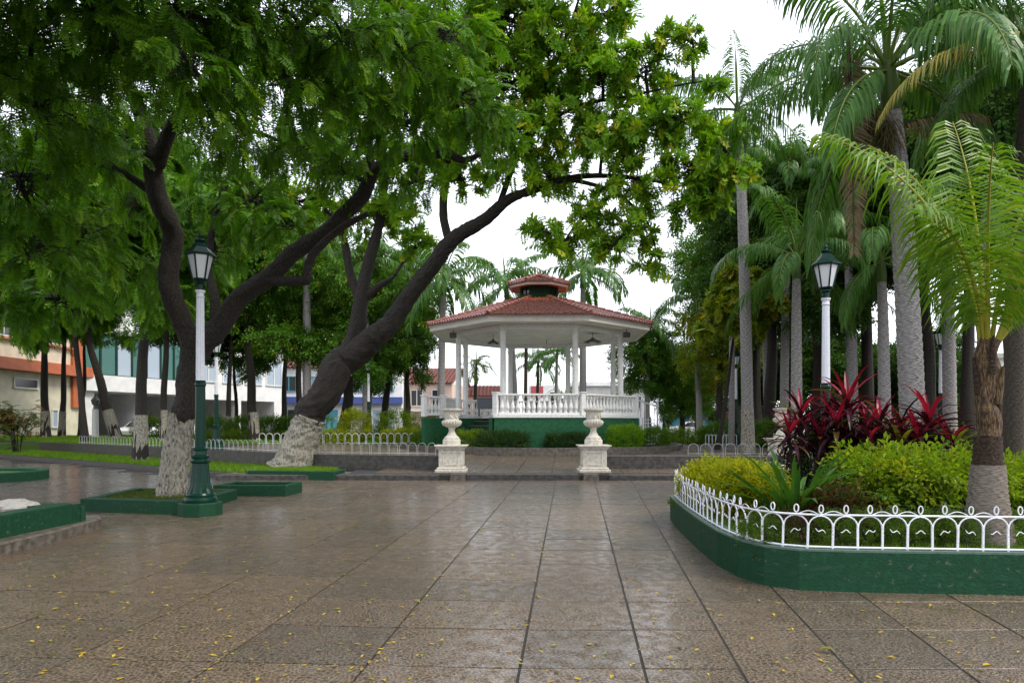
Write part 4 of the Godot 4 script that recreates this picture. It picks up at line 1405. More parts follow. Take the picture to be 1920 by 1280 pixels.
func stall(at: Vector3, label: String, w: float) -> void:
	var o := thing("market_stall", label, "stall", at)
	for s in [[-1, 0], [1, 0], [-1, 1], [1, 1]]:
		var b := MB.new()
		b.tube([Vector3(s[0] * w * 0.5, 0, -s[1] * 1.8), Vector3(s[0] * w * 0.5, 2.2, -s[1] * 1.8)], [0.03, 0.03], 6)
		part("pole", b.mesh(), M.metal, o)
	var c := MB.new()
	var h := w * 0.5 + 0.2
	var a := [Vector3(-h, 2.0, 0.3), Vector3(h, 2.0, 0.3), Vector3(h, 2.0, -2.1), Vector3(-h, 2.0, -2.1)]
	var t := Vector3(0, 2.8, -0.9)
	for k in 4:
		c.tri(a[k], a[(k + 1) % 4], t)
		c.quad(a[k] - Vector3(0, 0.25, 0), a[(k + 1) % 4] - Vector3(0, 0.25, 0), a[(k + 1) % 4], a[k])
	part("canopy", c.mesh(), M.red_cloth, o)
	var k := MB.new()
	k.box(Vector3(0, 0.45, -0.3), Vector3(w * 0.9, 0.9, 0.7), 0.02)
	part("counter", k.mesh(), M.plaster, o)

func car(at: Vector3, turn: float, m: Material, label: String) -> void:
	var o := thing("parked_car", label, "car", at, "cars parked beyond the park")
	o.rotation.y = turn
	var prof := PackedVector2Array([Vector2(-2.1, 0.3), Vector2(-2.15, 0.62), Vector2(-1.95, 0.86), Vector2(-0.95, 0.95), Vector2(-0.35, 1.42), Vector2(1.05, 1.45), Vector2(1.7, 1.0), Vector2(2.05, 0.92), Vector2(2.12, 0.55), Vector2(2.05, 0.3)])
	var b := MB.new()
	var ix := Geometry2D.triangulate_polygon(prof)
	for s in [-1.0, 1.0]:
		for i in range(0, ix.size(), 3):
			var p := []
			for k in 3:
				var v: Vector2 = prof[ix[i + k]]
				p.append(Vector3(v.x, v.y, s * (0.85 if v.y < 1.2 else 0.68)))
			if ((p[1] - p[0]).cross(p[2] - p[0])).z * s > 0: b.tri(p[0], p[1], p[2])
			else: b.tri(p[0], p[2], p[1])
	for i in prof.size():
		var u := prof[i]
		var w := prof[(i + 1) % prof.size()]
		var zu := 0.85 if u.y < 1.2 else 0.68
		var zw := 0.85 if w.y < 1.2 else 0.68
		b.quad(Vector3(u.x, u.y, zu), Vector3(u.x, u.y, -zu), Vector3(w.x, w.y, -zw), Vector3(w.x, w.y, zw))
	part("body", b.mesh(), m, o)
	for s in [-1.0, 1.0]:
		var g := MB.new()
		var q := [Vector3(-0.75, 0.98, s * 0.856), Vector3(1.4, 0.98, s * 0.856), Vector3(0.98, 1.38, s * 0.715), Vector3(-0.3, 1.36, s * 0.72)]
		if s > 0: g.quad(q[0], q[1], q[2], q[3])
		else: g.quad(q[3], q[2], q[1], q[0])
		part("side_window", g.mesh(), M.dark_glass, o)
		for x in [-1.35, 1.3]:
			var w := MB.new()
			w.tube([Vector3(x, 0.3, s * 0.7), Vector3(x, 0.3, s * 0.88)], [0.31, 0.31], 14)
			var wh := part("wheel", w.mesh(), M.rubber, o)
			var rm := MB.new()
			rm.tube([Vector3(x, 0.3, s * 0.86), Vector3(x, 0.3, s * 0.89)], [0.19, 0.18], 12)
			part("rim", rm.mesh(), M.frosted, wh)
		var tl := MB.new()
		tl.box(Vector3(2.09, 0.75, s * 0.65), Vector3(0.06, 0.14, 0.3))
		part("tail_light", tl.mesh(), M.red_cloth, o)
		var hl := MB.new()
		hl.box(Vector3(-2.06, 0.72, s * 0.62), Vector3(0.1, 0.14, 0.32))
		part("headlight", hl.mesh(), M.frosted, o)
	var ws := MB.new()
	ws.quad(Vector3(-0.98, 0.985, 0.74), Vector3(-0.41, 1.41, 0.6), Vector3(-0.41, 1.41, -0.6), Vector3(-0.98, 0.985, -0.74))
	part("windscreen", ws.mesh(), M.dark_glass, o)


# ---------------------------------------------------------------- leaves
var LEAF := {}

func leaf_quad(b: MB, base: Vector3, dir: Vector3, side: Vector3, up: Vector3, l: float, w: float, fold := 0.2, droop := 0.0) -> void:
	# a pointed leaf of two folded halves
	var m1 := base + dir * l * 0.45 + side * w * 0.5 + up * w * fold
	var m2 := base + dir * l * 0.45 - side * w * 0.5 + up * w * fold
	var tip := base + dir * l - up * droop * l
	b.tri(base, m1, tip)
	b.tri(base, tip, m2)

func leaf_blade(b: MB, base: Vector3, dir: Vector3, side: Vector3, up: Vector3, l: float, w: float, bend := 0.3) -> void:
	# a rounder leaf: four triangles along a bent midrib
	var p1 := base + dir * l * 0.3 + up * bend * l * 0.12
	var p2 := base + dir * l * 0.72 + up * bend * l * 0.1
	var tip := base + dir * l - up * bend * l * 0.15
	b.quad(base, p1 + side * w * 0.36, p2 + side * w * 0.5, p2)
	b.quad(base, p2, p2 - side * w * 0.5, p1 - side * w * 0.36)
	b.tri(p2, p2 + side * w * 0.5, tip)
	b.tri(p2, tip, p2 - side * w * 0.5)

func shade_of(b: MB, r: RandomNumberGenerator, lo := 0.8, hi := 1.15) -> void:
	var k := r.randf_range(lo, hi)
	b.tint = Color(k, k, k)

# a feathered leaf lying along +z, leaf faces up
func pinnate(pairs: int, len: float, ll: float, lw: float, sd: int) -> ArrayMesh:
	var r := RandomNumberGenerator.new()
	r.seed = sd
	var b := MB.new()
	b.colored = true
	for k in pairs:
		var u := (k + 1.0) / pairs
		var p := Vector3(0, -0.28 * len * u * u, len * u)
		var fwd := Vector3(0, -0.5 * u, 1).normalized()
		for s in [-1.0, 1.0]:
			shade_of(b, r)
			var d := (Vector3(s, -0.25 - 0.15 * u, 0.45) + Vector3(r.randf_range(-0.12, 0.12), r.randf_range(-0.25, 0.1), r.randf_range(-0.12, 0.12))).normalized()
			var l := ll * (0.75 + 0.5 * sin(PI * (0.15 + 0.75 * u))) * r.randf_range(0.9, 1.1)
			var up: Vector3 = fwd.cross(d) * -s
			leaf_quad(b, p, d, fwd * s, up.normalized(), l, lw * 1.1, 0.12, 0.1)
	leaf_quad(b, Vector3(0, -0.28 * len, len), Vector3(0, -0.6, 0.8), Vector3.RIGHT, Vector3.UP, ll, lw, 0.1)
	b.tint = Color(0.8, 0.75, 0.5)
	b.quad(Vector3(-0.004, 0, 0), Vector3(0.004, 0, 0), Vector3(0.003, -0.28 * len, len), Vector3(-0.003, -0.28 * len, len))
	return b.mesh()

# a whorl of blunt leaves round the tip of a twig that points along +z
func rosette(n: int, l: float, w: float, sd: int) -> ArrayMesh:
	var r := RandomNumberGenerator.new()
	r.seed = sd
	var b := MB.new()
	b.colored = true
	for k in n:
		shade_of(b, r, 0.75, 1.2)
		var g := TAU * k / n + r.randf_range(-0.25, 0.25)
		var d := Vector3(cos(g), sin(g), r.randf_range(0.05, 0.7)).normalized()
		var up := (Vector3(0, 0, 1) - d * d.z).normalized()
		leaf_blade(b, Vector3.ZERO, d, d.cross(up), up, l * r.randf_range(0.75, 1.15), w * r.randf_range(0.85, 1.1), 0.5)
	return b.mesh()

# a short twig along +z with alternate leaves
func spray(n: int, len: float, l: float, w: float, sd: int, wide := 1.0) -> ArrayMesh:
	var r := RandomNumberGenerator.new()
	r.seed = sd
	var b := MB.new()
	b.colored = true
	for k in n:
		shade_of(b, r, 0.75, 1.2)
		var u := (k + 0.5) / n
		var g := k * 2.4 + r.randf_range(-0.5, 0.5)
		var d := Vector3(cos(g) * wide, sin(g) * 0.75 * wide, 0.55 + r.randf_range(-0.3, 0.4)).normalized()
		var up := (Vector3(0, 1, 0.2) - d * d.y).normalized()
		var off := Vector3(cos(g), sin(g), 0) * r.randf_range(0.0, len * 0.12)
		leaf_quad(b, Vector3(0, 0, len * u) + off, d, d.cross(up).normalized(), up, l * r.randf_range(0.7, 1.15), w * r.randf_range(0.8, 1.15), 0.2, 0.2)
	return b.mesh()

func strap(l: float, w: float, bend: float, cols: Array) -> ArrayMesh:
	# a sword-shaped leaf rising along +z and bending down towards its tip, folded along the middle
	var b := MB.new()
	b.colored = true
	var p := Vector3.ZERO
	var a := 0.0
	var seg := 5
	var prev := []
	for k in seg + 1:
		var u := float(k) / seg
		var hw := w * 0.5 * pow(sin(PI * clampf(0.12 + 0.88 * u, 0, 1)), 0.7)
		var up := Vector3(0, cos(a), sin(a))
		var row := [p + Vector3(hw, 0, 0) + up * hw * 0.45, p, p - Vector3(hw, 0, 0) + up * hw * 0.45]
		if k > 0:
			b.tint = cols[mini(k - 1, cols.size() - 1)]
			b.quad(prev[0], prev[1], row[1], row[0])
			b.quad(prev[1], prev[2], row[2], row[1])
		prev = row
		p += Vector3(0, -sin(a), cos(a)) * l / seg
		a += bend / seg
	return b.mesh()

func build_leaves() -> void:
	LEAF.pinnate = [pinnate(9, 0.34, 0.1, 0.036, 1), pinnate(8, 0.3, 0.095, 0.036, 2), pinnate(11, 0.4, 0.1, 0.034, 3)]
	LEAF.rosette = [rosette(10, 0.27, 0.066, 4), rosette(9, 0.24, 0.06, 5), rosette(11, 0.29, 0.07, 6), pinnate(8, 0.42, 0.15, 0.062, 12), pinnate(7, 0.36, 0.14, 0.06, 13)]
	LEAF.spray = [spray(11, 0.42, 0.15, 0.07, 7), spray(13, 0.48, 0.14, 0.062, 8), spray(10, 0.36, 0.17, 0.08, 9)]
	LEAF.fine = [spray(12, 0.22, 0.06, 0.026, 10), spray(14, 0.2, 0.055, 0.026, 11)]
	LEAF.tuft = []
	for v in 3:
		var b := MB.new()
		b.colored = true
		var r := RandomNumberGenerator.new()
		r.seed = 60 + v
		for k in 7:
			shade_of(b, r, 0.7, 1.2)
			var g := r.randf() * TAU
			var o := Vector3(r.randf_range(-0.05, 0.05), 0, r.randf_range(-0.05, 0.05))
			var d := Vector3(cos(g) * 0.45, 1, sin(g) * 0.45).normalized()
			var s := Vector3(-sin(g), 0, cos(g)) * 0.006
			var h := r.randf_range(0.06, 0.11)
			b.tri(o - s, o + s, o + d * h)
		LEAF.tuft.append(b.mesh())

func turned(f: Vector3, roll := 0.0) -> Basis:   # +z along f, +y as far up as it goes
	var z := f.normalized()
	var x := Vector3.UP.cross(z)
	if x.length() < 0.05: x = Vector3.RIGHT
	x = x.normalized()
	return Basis(x, z.cross(x), z) * Basis(Vector3(0, 0, 1), roll)

func scatter(called: String, parent: Node3D, mesh: Mesh, mt: Material, where: Array, tints: PackedColorArray) -> void:
	if where.is_empty(): return
	var mm := MultiMesh.new()
	mm.transform_format = MultiMesh.TRANSFORM_3D
	mm.use_colors = true
	mm.mesh = mesh
	mm.instance_count = where.size()
	for i in where.size():
		mm.set_instance_transform(i, where[i])
		mm.set_instance_color(i, tints[i])
	var o := MultiMeshInstance3D.new()
	o.name = called
	o.multimesh = mm
	o.material_override = mt
	o.set_meta("kind", "stuff")
	parent.add_child(o, true)

func pick(cols: Array, r: RandomNumberGenerator) -> Color:
	# mostly between the first two, sometimes the third
	var c: Color = (cols[0] as Color).lerp(cols[1], r.randf())
	if cols.size() > 2 and r.randf() < 0.07: c = cols[2]
	var k := r.randf_range(0.8, 1.2)
	return Color(c.r * k, c.g * k, c.b * k)

func smooth(pts: Array, rad: Array, per := 4) -> Array:   # Catmull-Rom through the points
	var p := []
	var r := []
	for i in pts.size() - 1:
		var a: Vector3 = pts[maxi(i - 1, 0)]
		var b: Vector3 = pts[i]
		var c: Vector3 = pts[i + 1]
		var d: Vector3 = pts[mini(i + 2, pts.size() - 1)]
		for k in per:
			var u := float(k) / per
			p.append(b.cubic_interpolate(c, a, d, u))
			r.append(lerpf(rad[i], rad[i + 1], u))
	p.append(pts[pts.size() - 1])
	r.append(rad[rad.size() - 1])
	return [p, r]

# blobs: [centre, radius, flatness]; leaves sit on twigs that run out from each blob's middle
func crown(o: Node3D, joints: Array, blobs: Array, meshes: Array, mt: Material, per_blob: float, cols: Array, size: float, droop: float, r: RandomNumberGenerator, bark: Material, twig_r := 0.012, outward := 0.6) -> void:
	var known := joints.duplicate()
	var wood := MB.new()
	var sets := []
	var tints := []
	for m in meshes:
		sets.append([])
		tints.append(PackedColorArray())
	for bl in blobs:
		var c: Vector3 = bl[0]
		var rad: float = bl[1]
		var flat: float = bl[2] if bl.size() > 2 else 0.75
		var near: Vector3 = known[0]
		for q in known:
			if q.distance_squared_to(c) < near.distance_squared_to(c): near = q
		var mid := near.lerp(c, 0.5) + Vector3(r.randf_range(-0.2, 0.2), r.randf_range(0.0, 0.3), r.randf_range(-0.2, 0.2)) * near.distance_to(c) * 0.5
		if near.distance_to(c) > 0.05:
			var sm := smooth([near, mid, c], [twig_r * 4.0, twig_r * 3.0, twig_r * 1.8], 3)
			wood.tube(sm[0], sm[1], 6, false)
		known.append(c)
		known.append(mid)
		var twigs := int(per_blob * rad * rad / 6.0) + 2
		for t in twigs:
			var dir := Vector3(r.randfn(), r.randfn() * 0.85 + 0.1, r.randfn()).normalized()
			var reach := rad * pow(r.randf_range(0.25, 1.0), 0.45)
			var start := c + Vector3(r.randf_range(-1, 1), r.randf_range(-1, 1), r.randf_range(-1, 1)) * rad * 0.15
			var endp := c + Vector3(dir.x * reach, dir.y * reach * flat, dir.z * reach)
			endp.y -= droop * reach * 0.15
			var bent := start.lerp(endp, 0.55) + Vector3(0, reach * 0.1, 0)
			wood.tube([start, bent, endp], [twig_r, twig_r * 0.7, twig_r * 0.3], 3, false)
			for k in 6:
				var u := 0.45 + 0.55 * (k + r.randf()) / 6.0
				var p := start.lerp(bent, u * 2.0) if u < 0.5 else bent.lerp(endp, u * 2.0 - 1.0)
				var f := dir * outward + Vector3(r.randfn(), r.randfn() * 0.6, r.randfn()).normalized() * 0.8 + Vector3(0, -droop, 0)
				if f.length() < 0.1: f = dir
				var w := r.randi() % meshes.size()
				var k2 := size * r.randf_range(0.75, 1.25)
				sets[w].append(Transform3D(turned(f, r.randf_range(-0.5, 0.5)).scaled(Vector3.ONE * k2), p - o.position))
				tints[w].append(pick(cols, r))
	for i in wood.v.size(): wood.v[i] -= o.position
	if wood.v.size(): part("branches", wood.mesh(), bark, o).set_meta("kind", "stuff")
	for w in meshes.size():
		scatter("crown", o, meshes[w], mt, sets[w], tints[w])

func limb(o: Node3D, called: String, pts: Array, rad: Array, mt: Material, sides := 12, amp := 0.25, sd := 1, per := 4) -> Array:
	var s := smooth(pts, rad, per)
	var jit := rnd(sd * 7 + int(absf(pts[0].x) * 100.0))
	if called != "whitewashed_base":
		var o1 := jit.randf() * 9.0
		for i in range(2, s[0].size() - 1):
			var u := float(i) / per
			s[0][i] += Vector3(sin(u * 2.7 + o1), sin(u * 3.3 + o1 * 2.0), sin(u * 2.1 + o1 * 3.0)) * s[1][i] * 0.22
	var nz := FastNoiseLite.new()
	nz.seed = sd
	nz.frequency = 4.5
	var b := MB.new()
	b.tube(s[0], s[1], sides, true, nz, amp, rad[0] * 0.09 if sides > 12 else rad[0] * 0.06)
	for i in b.v.size(): b.v[i] -= o.position
	part(called, b.mesh(), mt, o)
	return s[0]

func rnd(sd: int) -> RandomNumberGenerator:
	var r := RandomNumberGenerator.new()
	r.seed = sd
	return r

func path(a: Array) -> Array:   # [px, py, distance, radius] rows -> points and radii
	var p := []
	var r := []
	for e in a:
		p.append(W(e[0], e[1], e[2]))
		r.append(e[3])
	return [p, r]

func build_trees() -> void:
	var dark := [Color(0.06, 0.165, 0.008), Color(0.13, 0.29, 0.012), Color(0.22, 0.38, 0.015)]
	var lime := [Color(0.11, 0.28, 0.012), Color(0.26, 0.43, 0.016), Color(0.45, 0.48, 0.02)]
	# near forked tree with feathery dark leaves
	var o := thing("forked_tree", "near forked tree with feathery dark leaves and whitewashed trunk beside the lamp post", "tree", Vector3(-6.35, 0.15, -12.6))
	var joints := []
	var w := path([[322, 944, 12.6, 0.36], [322, 925, 12.6, 0.28], [326, 880, 12.6, 0.25], [336, 815, 12.6, 0.225], [343, 776, 12.6, 0.22]])
	limb(o, "whitewashed_base", w[0], w[1], M.lime, 30, 0.12, 3, 10)
	w = path([[342, 784, 12.6, 0.215], [352, 720, 12.6, 0.21], [368, 655, 12.6, 0.22], [380, 630, 12.6, 0.17]])
	joints += limb(o, "trunk", w[0], w[1], M.bark, 30, 0.16, 4, 12)
	for e in [
		[[362, 672, 12.6, 0.19], [338, 600, 12.5, 0.18], [320, 520, 12.3, 0.175], [318, 440, 12.0, 0.165], [300, 370, 11.6, 0.16], [285, 300, 11.3, 0.14], [265, 225, 11.0, 0.11], [238, 140, 10.6, 0.08], [215, 40, 10.2, 0.05], [190, -120, 9.6, 0.03]],
		[[288, 312, 11.3, 0.12], [325, 240, 11.0, 0.1], [372, 185, 10.6, 0.085], [435, 120, 10.2, 0.075], [530, 70, 9.8, 0.055], [640, -20, 9.4, 0.035], [720, -150, 9.0, 0.025]],
		[[300, 372, 11.6, 0.08], [240, 330, 11.4, 0.06], [150, 300, 11.0, 0.045], [60, 330, 10.5, 0.03], [-40, 300, 10.0, 0.02]],
		[[372, 665, 12.6, 0.19], [402, 620, 12.6, 0.19], [450, 560, 12.4, 0.17], [510, 512, 12.2, 0.155], [560, 468, 12.1, 0.14], [622, 425, 12.0, 0.13], [672, 372, 11.9, 0.125], [702, 325, 11.8, 0.11], [760, 292, 11.6, 0.1], [830, 286, 11.4, 0.08], [868, 300, 11.3, 0.05], [905, 285, 11.1, 0.025]],
		[[500, 522, 12.2, 0.09], [545, 527, 12.1, 0.085], [576, 524, 12.0, 0.08], [578, 500, 12.0, 0.075], [592, 468, 11.9, 0.07], [640, 428, 11.7, 0.06], [690, 400, 11.4, 0.04]],
		[[700, 330, 11.8, 0.07], [690, 270, 11.6, 0.065], [715, 220, 11.3, 0.055], [770, 150, 10.9, 0.045], [830, 60, 10.5, 0.03]],
		[[398, 625, 12.6, 0.1], [405, 560, 12.8, 0.09], [388, 500, 13.0, 0.075], [400, 420, 13.2, 0.06], [430, 330, 13.4, 0.045], [480, 230, 13.4, 0.03]],
		[[434, 122, 10.2, 0.05], [450, 80, 10.0, 0.04], [470, 20, 9.6, 0.03]],
		[[720, 215, 11.3, 0.04], [780, 225, 11.0, 0.03], [830, 130, 10.7, 0.02]]]:
		w = path(e)
		joints += limb(o, "limb", w[0], w[1], M.bark, 22, 0.16, 5, 10)
	var bl := []
	for e in [[60, 60, 8.6, 1.3], [70, 210, 9.4, 1.2], [40, 350, 10.2, 1.2], [60, 470, 11.0, 1.1], [180, 20, 8.4, 1.2], [170, 170, 10.2, 1.1], [180, 300, 11.4, 1.0], [160, 430, 12.0, 1.1], [250, 90, 8.6, 0.9], [330, 20, 8.4, 1.1], [330, 120, 7.8, 0.75], [400, 190, 8.6, 0.7], [420, 60, 8.8, 1.0],
		[450, 240, 10.6, 0.9], [520, 20, 9.2, 1.1], [540, 160, 9.8, 1.0], [560, 280, 11.4, 0.9], [640, 60, 9.6, 1.1], [660, 200, 10.2, 0.9], [640, 320, 11.6, 0.8], [740, 100, 10.0, 1.1], [760, 230, 10.8, 0.9], [780, 340, 11.2, 0.55], [840, 60, 10.4, 1.0], [860, 180, 10.8, 0.9], [480, 380, 13.0, 1.0], [440, 320, 13.4, 1.0], [540, 420, 12.8, 0.7],
		[110, 560, 12.6, 0.9], [20, 580, 12.4, 0.9], [230, 500, 13.6, 0.9], [250, 380, 13.0, 0.8], [400, 470, 13.8, 0.9], [920, 230, 11.2, 0.7], [90, 130, 13.5, 1.5], [250, 60, 13.0, 1.4], [420, 60, 13.0, 1.3], [60, 300, 14.0, 1.5], [230, 260, 14.5, 1.2], [120, 420, 14.5, 1.3], [330, 240, 14.5, 1.0],
		# above and beside the picture, where the crown goes on over the plaza
		[100, -150, 8.0, 1.6], [350, -160, 8.0, 1.6], [600, -140, 8.6, 1.2], [-150, 100, 8.0, 1.5], [-200, 350, 9.5, 1.5], [200, -420, 7.6, 1.8], [-100, -250, 7.0, 1.8], [0, -700, 6.0, 1.9], [400, -800, 6.0, 1.9], [-350, -100, 7.0, 1.8], [-450, 250, 8.0, 1.6]]:
		bl.append([W(e[0], e[1], e[2]), e[3], 0.8])
	# the crown reaches back over the near paving and shades it
	for e in [[-5, 7.2, -4], [-3, 7.6, -3], [-6.5, 6.8, -1], [-2.6, 8.0, -6], [-8, 6.8, -5], [-4, 8.0, 0.5], [-9.5, 6.6, -2], [-7.5, 7.6, -8]]:
		bl.append([Vector3(e[0], e[1], e[2]), 1.7, 0.6])
	crown(o, joints, bl, LEAF.pinnate, M.leaf, 175.0, dark, 0.76, 0.6, rnd(101), M.bark, 0.011)
	# thick leaning tree with bright whorled leaves
	o = thing("leaning_tree", "thick whitewashed tree leaning towards the bandstand with bright whorled leaves", "tree", Vector3(-6.7, 0.18, -20.4))
	joints = []
	w = path([[548, 882, 20.4, 0.78], [552, 870, 20.4, 0.6], [562, 835, 20.4, 0.5], [575, 800, 20.4, 0.46], [582, 782, 20.4, 0.45]])
	limb(o, "whitewashed_base", w[0], w[1], M.lime, 30, 0.14, 7, 10)
	w = path([[580, 788, 20.4, 0.445], [600, 745, 20.4, 0.43], [630, 695, 20.4, 0.46], [665, 660, 20.4, 0.42], [705, 632, 20.3, 0.34], [745, 590, 20.2, 0.27], [790, 522, 20.0, 0.235], [832, 470, 19.8, 0.22], [880, 430, 19.6, 0.19], [935, 387, 19.3, 0.15], [985, 362, 19.0, 0.11], [1060, 335, 18.6, 0.07], [1160, 330, 18.2, 0.045], [1260, 345, 17.8, 0.03]])
	joints += limb(o, "trunk", w[0], w[1], M.bark, 34, 0.16, 8, 12)
	for e in [
		[[628, 705, 20.4, 0.3], [662, 630, 20.5, 0.27], [680, 565, 20.6, 0.22], [690, 490, 20.7, 0.17], [714, 400, 20.8, 0.13], [722, 320, 20.6, 0.09], [700, 230, 20.2, 0.06], [690, 130, 19.6, 0.04]],
		[[678, 575, 20.6, 0.15], [655, 505, 20.8, 0.13], [640, 440, 21.0, 0.1], [605, 380, 21.2, 0.06], [590, 300, 21.2, 0.04]],
		[[682, 560, 20.6, 0.12], [715, 535, 20.4, 0.1], [740, 516, 20.3, 0.03]],
		[[842, 462, 19.8, 0.13], [832, 400, 19.7, 0.12], [838, 320, 19.5, 0.11], [836, 260, 19.2, 0.09], [852, 170, 18.8, 0.06], [900, 70, 18.2, 0.04]],
		[[935, 388, 19.3, 0.09], [965, 300, 19.0, 0.075], [1005, 200, 18.5, 0.06], [1050, 100, 18.0, 0.045], [1085, 0, 17.6, 0.03]],
		[[1060, 335, 18.6, 0.06], [1150, 360, 18.3, 0.05], [1210, 410, 18.0, 0.03], [1230, 470, 17.8, 0.02]],
		[[990, 250, 18.8, 0.06], [1080, 200, 18.4, 0.05], [1180, 180, 18.0, 0.035], [1270, 160, 17.6, 0.025], [1340, 150, 17.4, 0.015]]]:
		w = path(e)
		joints += limb(o, "limb", w[0], w[1], M.bark, 20, 0.16, 9, 8)
	bl = []
	for e in [[690, 130, 19.4, 1.3], [760, 60, 18.6, 1.3], [800, 180, 18.8, 1.3], [870, 90, 18.2, 1.3], [880, 240, 18.8, 1.1], [950, 40, 17.8, 1.2], [950, 160, 18.2, 1.2], [960, 290, 18.8, 0.9], [1040, 90, 17.8, 1.2], [1040, 220, 18.2, 1.1], [1030, 330, 18.6, 0.7], [1120, 30, 17.6, 0.9], [1130, 150, 17.8, 1.1], [1130, 270, 18.2, 1.0], [1110, 400, 18.4, 0.7],
		[1060, 450, 18.3, 0.65], [1000, 430, 18.6, 0.35], [1210, 130, 17.6, 0.8], [1220, 230, 17.8, 1.0], [1190, 340, 18.0, 0.8], [1200, 430, 17.9, 0.65], [1220, 490, 17.7, 0.4], [1140, 470, 18.0, 0.45], [1290, 320, 17.5, 0.9], [1280, 220, 17.5, 0.7], [1350, 270, 17.2, 0.7], [1380, 330, 17.0, 0.65], [1340, 340, 17.2, 0.6], [1330, 380, 17.2, 0.4], [1340, 160, 17.2, 0.3], [1300, 80, 17.2, 0.4], [1250, 70, 17.4, 0.4], [1290, 400, 17.4, 0.5],
		[600, 300, 21.0, 1.1], [640, 200, 20.6, 1.2], [560, 380, 21.4, 0.9], [720, 300, 20.8, 1.0], [740, 400, 20.8, 0.8], [800, 300, 19.8, 0.8], [870, 340, 19.4, 0.7], [660, 400, 21.2, 0.9], [780, 460, 20.6, 0.6],
		[700, -120, 18.4, 1.8], [900, -140, 17.4, 1.8], [1060, -110, 17.2, 1.4], [560, 120, 20.4, 1.3]]:
		bl.append([W(e[0], e[1], e[2]), e[3] * 1.3, 0.75])
	crown(o, joints, bl, LEAF.rosette, M.leaf, 175.0, lime, 0.76, 0.3, rnd(102), M.bark, 0.014, 0.9)
	# middle-ground and background trees: [px, base py, d, base height, height, crown radius, trunk radius, lean, tone, whitewash, leaf, label]
	var deep := [Color(0.035, 0.09, 0.013), Color(0.065, 0.15, 0.016), Color(0.13, 0.2, 0.02)]
	var fresh := [Color(0.07, 0.18, 0.015), Color(0.12, 0.26, 0.02), Color(0.25, 0.3, 0.02)]
	var warm := [Color(0.13, 0.22, 0.012), Color(0.27, 0.31, 0.014), Color(0.5, 0.4, 0.02)]
	tree(262, 25.0, 0.13, 13.8, 4.3, 0.22, 0.0, dark, 1.7, "pinnate", "straight dark trunked tree in the lawn strip behind the near forked tree", 103, 1.9, 1.4)
	tree(85, 44.0, 0.56, 14.0, 3.4, 0.26, 0.0, dark, 1.8, "pinnate", "slim straight tree on the raised lawn before the orange-banded building", 104, 1.7, 1.3)
	tree(115, 46.0, 0.56, 13.0, 2.8, 0.2, 0.0, dark, 1.8, "pinnate", "thin tree on the raised lawn nearest the orange corner pier", 105, 1.7, 1.3)
	tree(218, 42.0, 0.56, 13.5, 3.4, 0.3, -2.4, dark, 1.8, "pinnate", "slanting tree crossing the green glass front on the raised lawn", 106, 1.7, 1.3)
	tree(305, 35.0, 0.53, 13.5, 3.8, 0.18, 0.3, deep, 1.7, "spray", "upright tree with white base left of the lamp post behind the forked tree", 107, 1.3)
	tree(425, 44.0, 0.53, 13.5, 3.4, 0.17, 0.4, deep, 1.5, "spray", "thin tree with white base just right of the lamp post behind the forked tree", 108, 1.2)
	tree(445, 47.0, 0.53, 11.0, 2.8, 0.14, -0.3, fresh, 1.5, "spray", "thinnest tree of the row before the blue-banded building", 109, 1.2)
	tree(478, 37.0, 0.53, 14.0, 4.0, 0.26, -0.8, fresh, 1.6, "spray", "broad white based tree of the row before the blue-banded building", 110, 1.3)
	tree(530, 46.0, 0.53, 13.0, 3.4, 0.2, 0.2, fresh, 1.5, "spray", "dark stemmed tree before the blue-banded building, next to the grey palm", 111, 1.2)
	tree(640, 39.0, 0.53, 12.0, 3.6, 0.34, 0.9, fresh, 1.1, "spray", "stout tree behind the leaning tree's trunk, before the pink house", 112, 1.3, 0.75)
	tree(715, 43.0, 0.53, 12.5, 3.2, 0.24, 1.0, fresh, 1.1, "spray", "slender forked tree just behind the hoop fence lamp post", 113, 1.2)
	tree(765, 42.0, 0.53, 7.5, 1.8, 0.22, 0.0, deep, 0.0, "spray", "dark narrow evergreen tree left of the bandstand balustrade", 114, 1.1)
	tree(1215, 47.0, 0.53, 8.6, 3.2, 0.2, 0.0, fresh, 0.0, "spray", "light green tree directly behind the bandstand trellis", 115, 1.2, 0.6)
	tree(1278, 50.0, 0.53, 7.5, 3.0, 0.22, 0.0, fresh, 0.0, "spray", "rounded tree above the teal shops between two slim palms", 116, 1.2, 0.6)
	tree(1345, 38.0, 0.53, 8.8, 2.8, 0.22, 0.3, warm, 0.0, "spray", "yellow-green tree left of the tall mossy palm trunk", 117, 1.1, 0.6)
	tree(1345, 27.0, 0.5, 7.4, 1.5, 0.1, 0.9, warm, 0.0, "rosette", "slender young tree with yellowing whorled leaves before the mossy palm", 118, 1.0)
	tree(1440, 31.0, 0.54, 13.5, 4.0, 0.3, 0.4, deep, 0.0, "spray", "dense tree behind the stone urn and mossy palm", 119, 1.4)
	tree(1540, 29.0, 0.54, 13.0, 3.9, 0.3, -0.3, deep, 0.0, "spray", "dense dark tree behind the planter lamp post", 120, 1.4)
	tree(1625, 31.0, 0.54, 15.0, 4.3, 0.3, 0.2, deep, 0.0, "spray", "dense dark tree between the two grey palms behind the cordylines", 121, 1.4)
	tree(1745, 25.0, 0.54, 14.0, 4.2, 0.25, 0.0, deep, 0.0, "spray", "dark trunked tree just right of the thickest palm trunk", 122, 1.3)
	tree(1815, 22.5, 0.54, 14.0, 3.8, 0.22, -0.2, deep, 0.0, "spray", "dark trunked tree close behind the coconut palm's stem", 123, 1.2)
	tree(1900, 25.0, 0.54, 15.0, 4.4, 0.26, 0.0, deep, 0.0, "spray", "tall dark tree above the white building at the picture's edge", 124, 1.4)
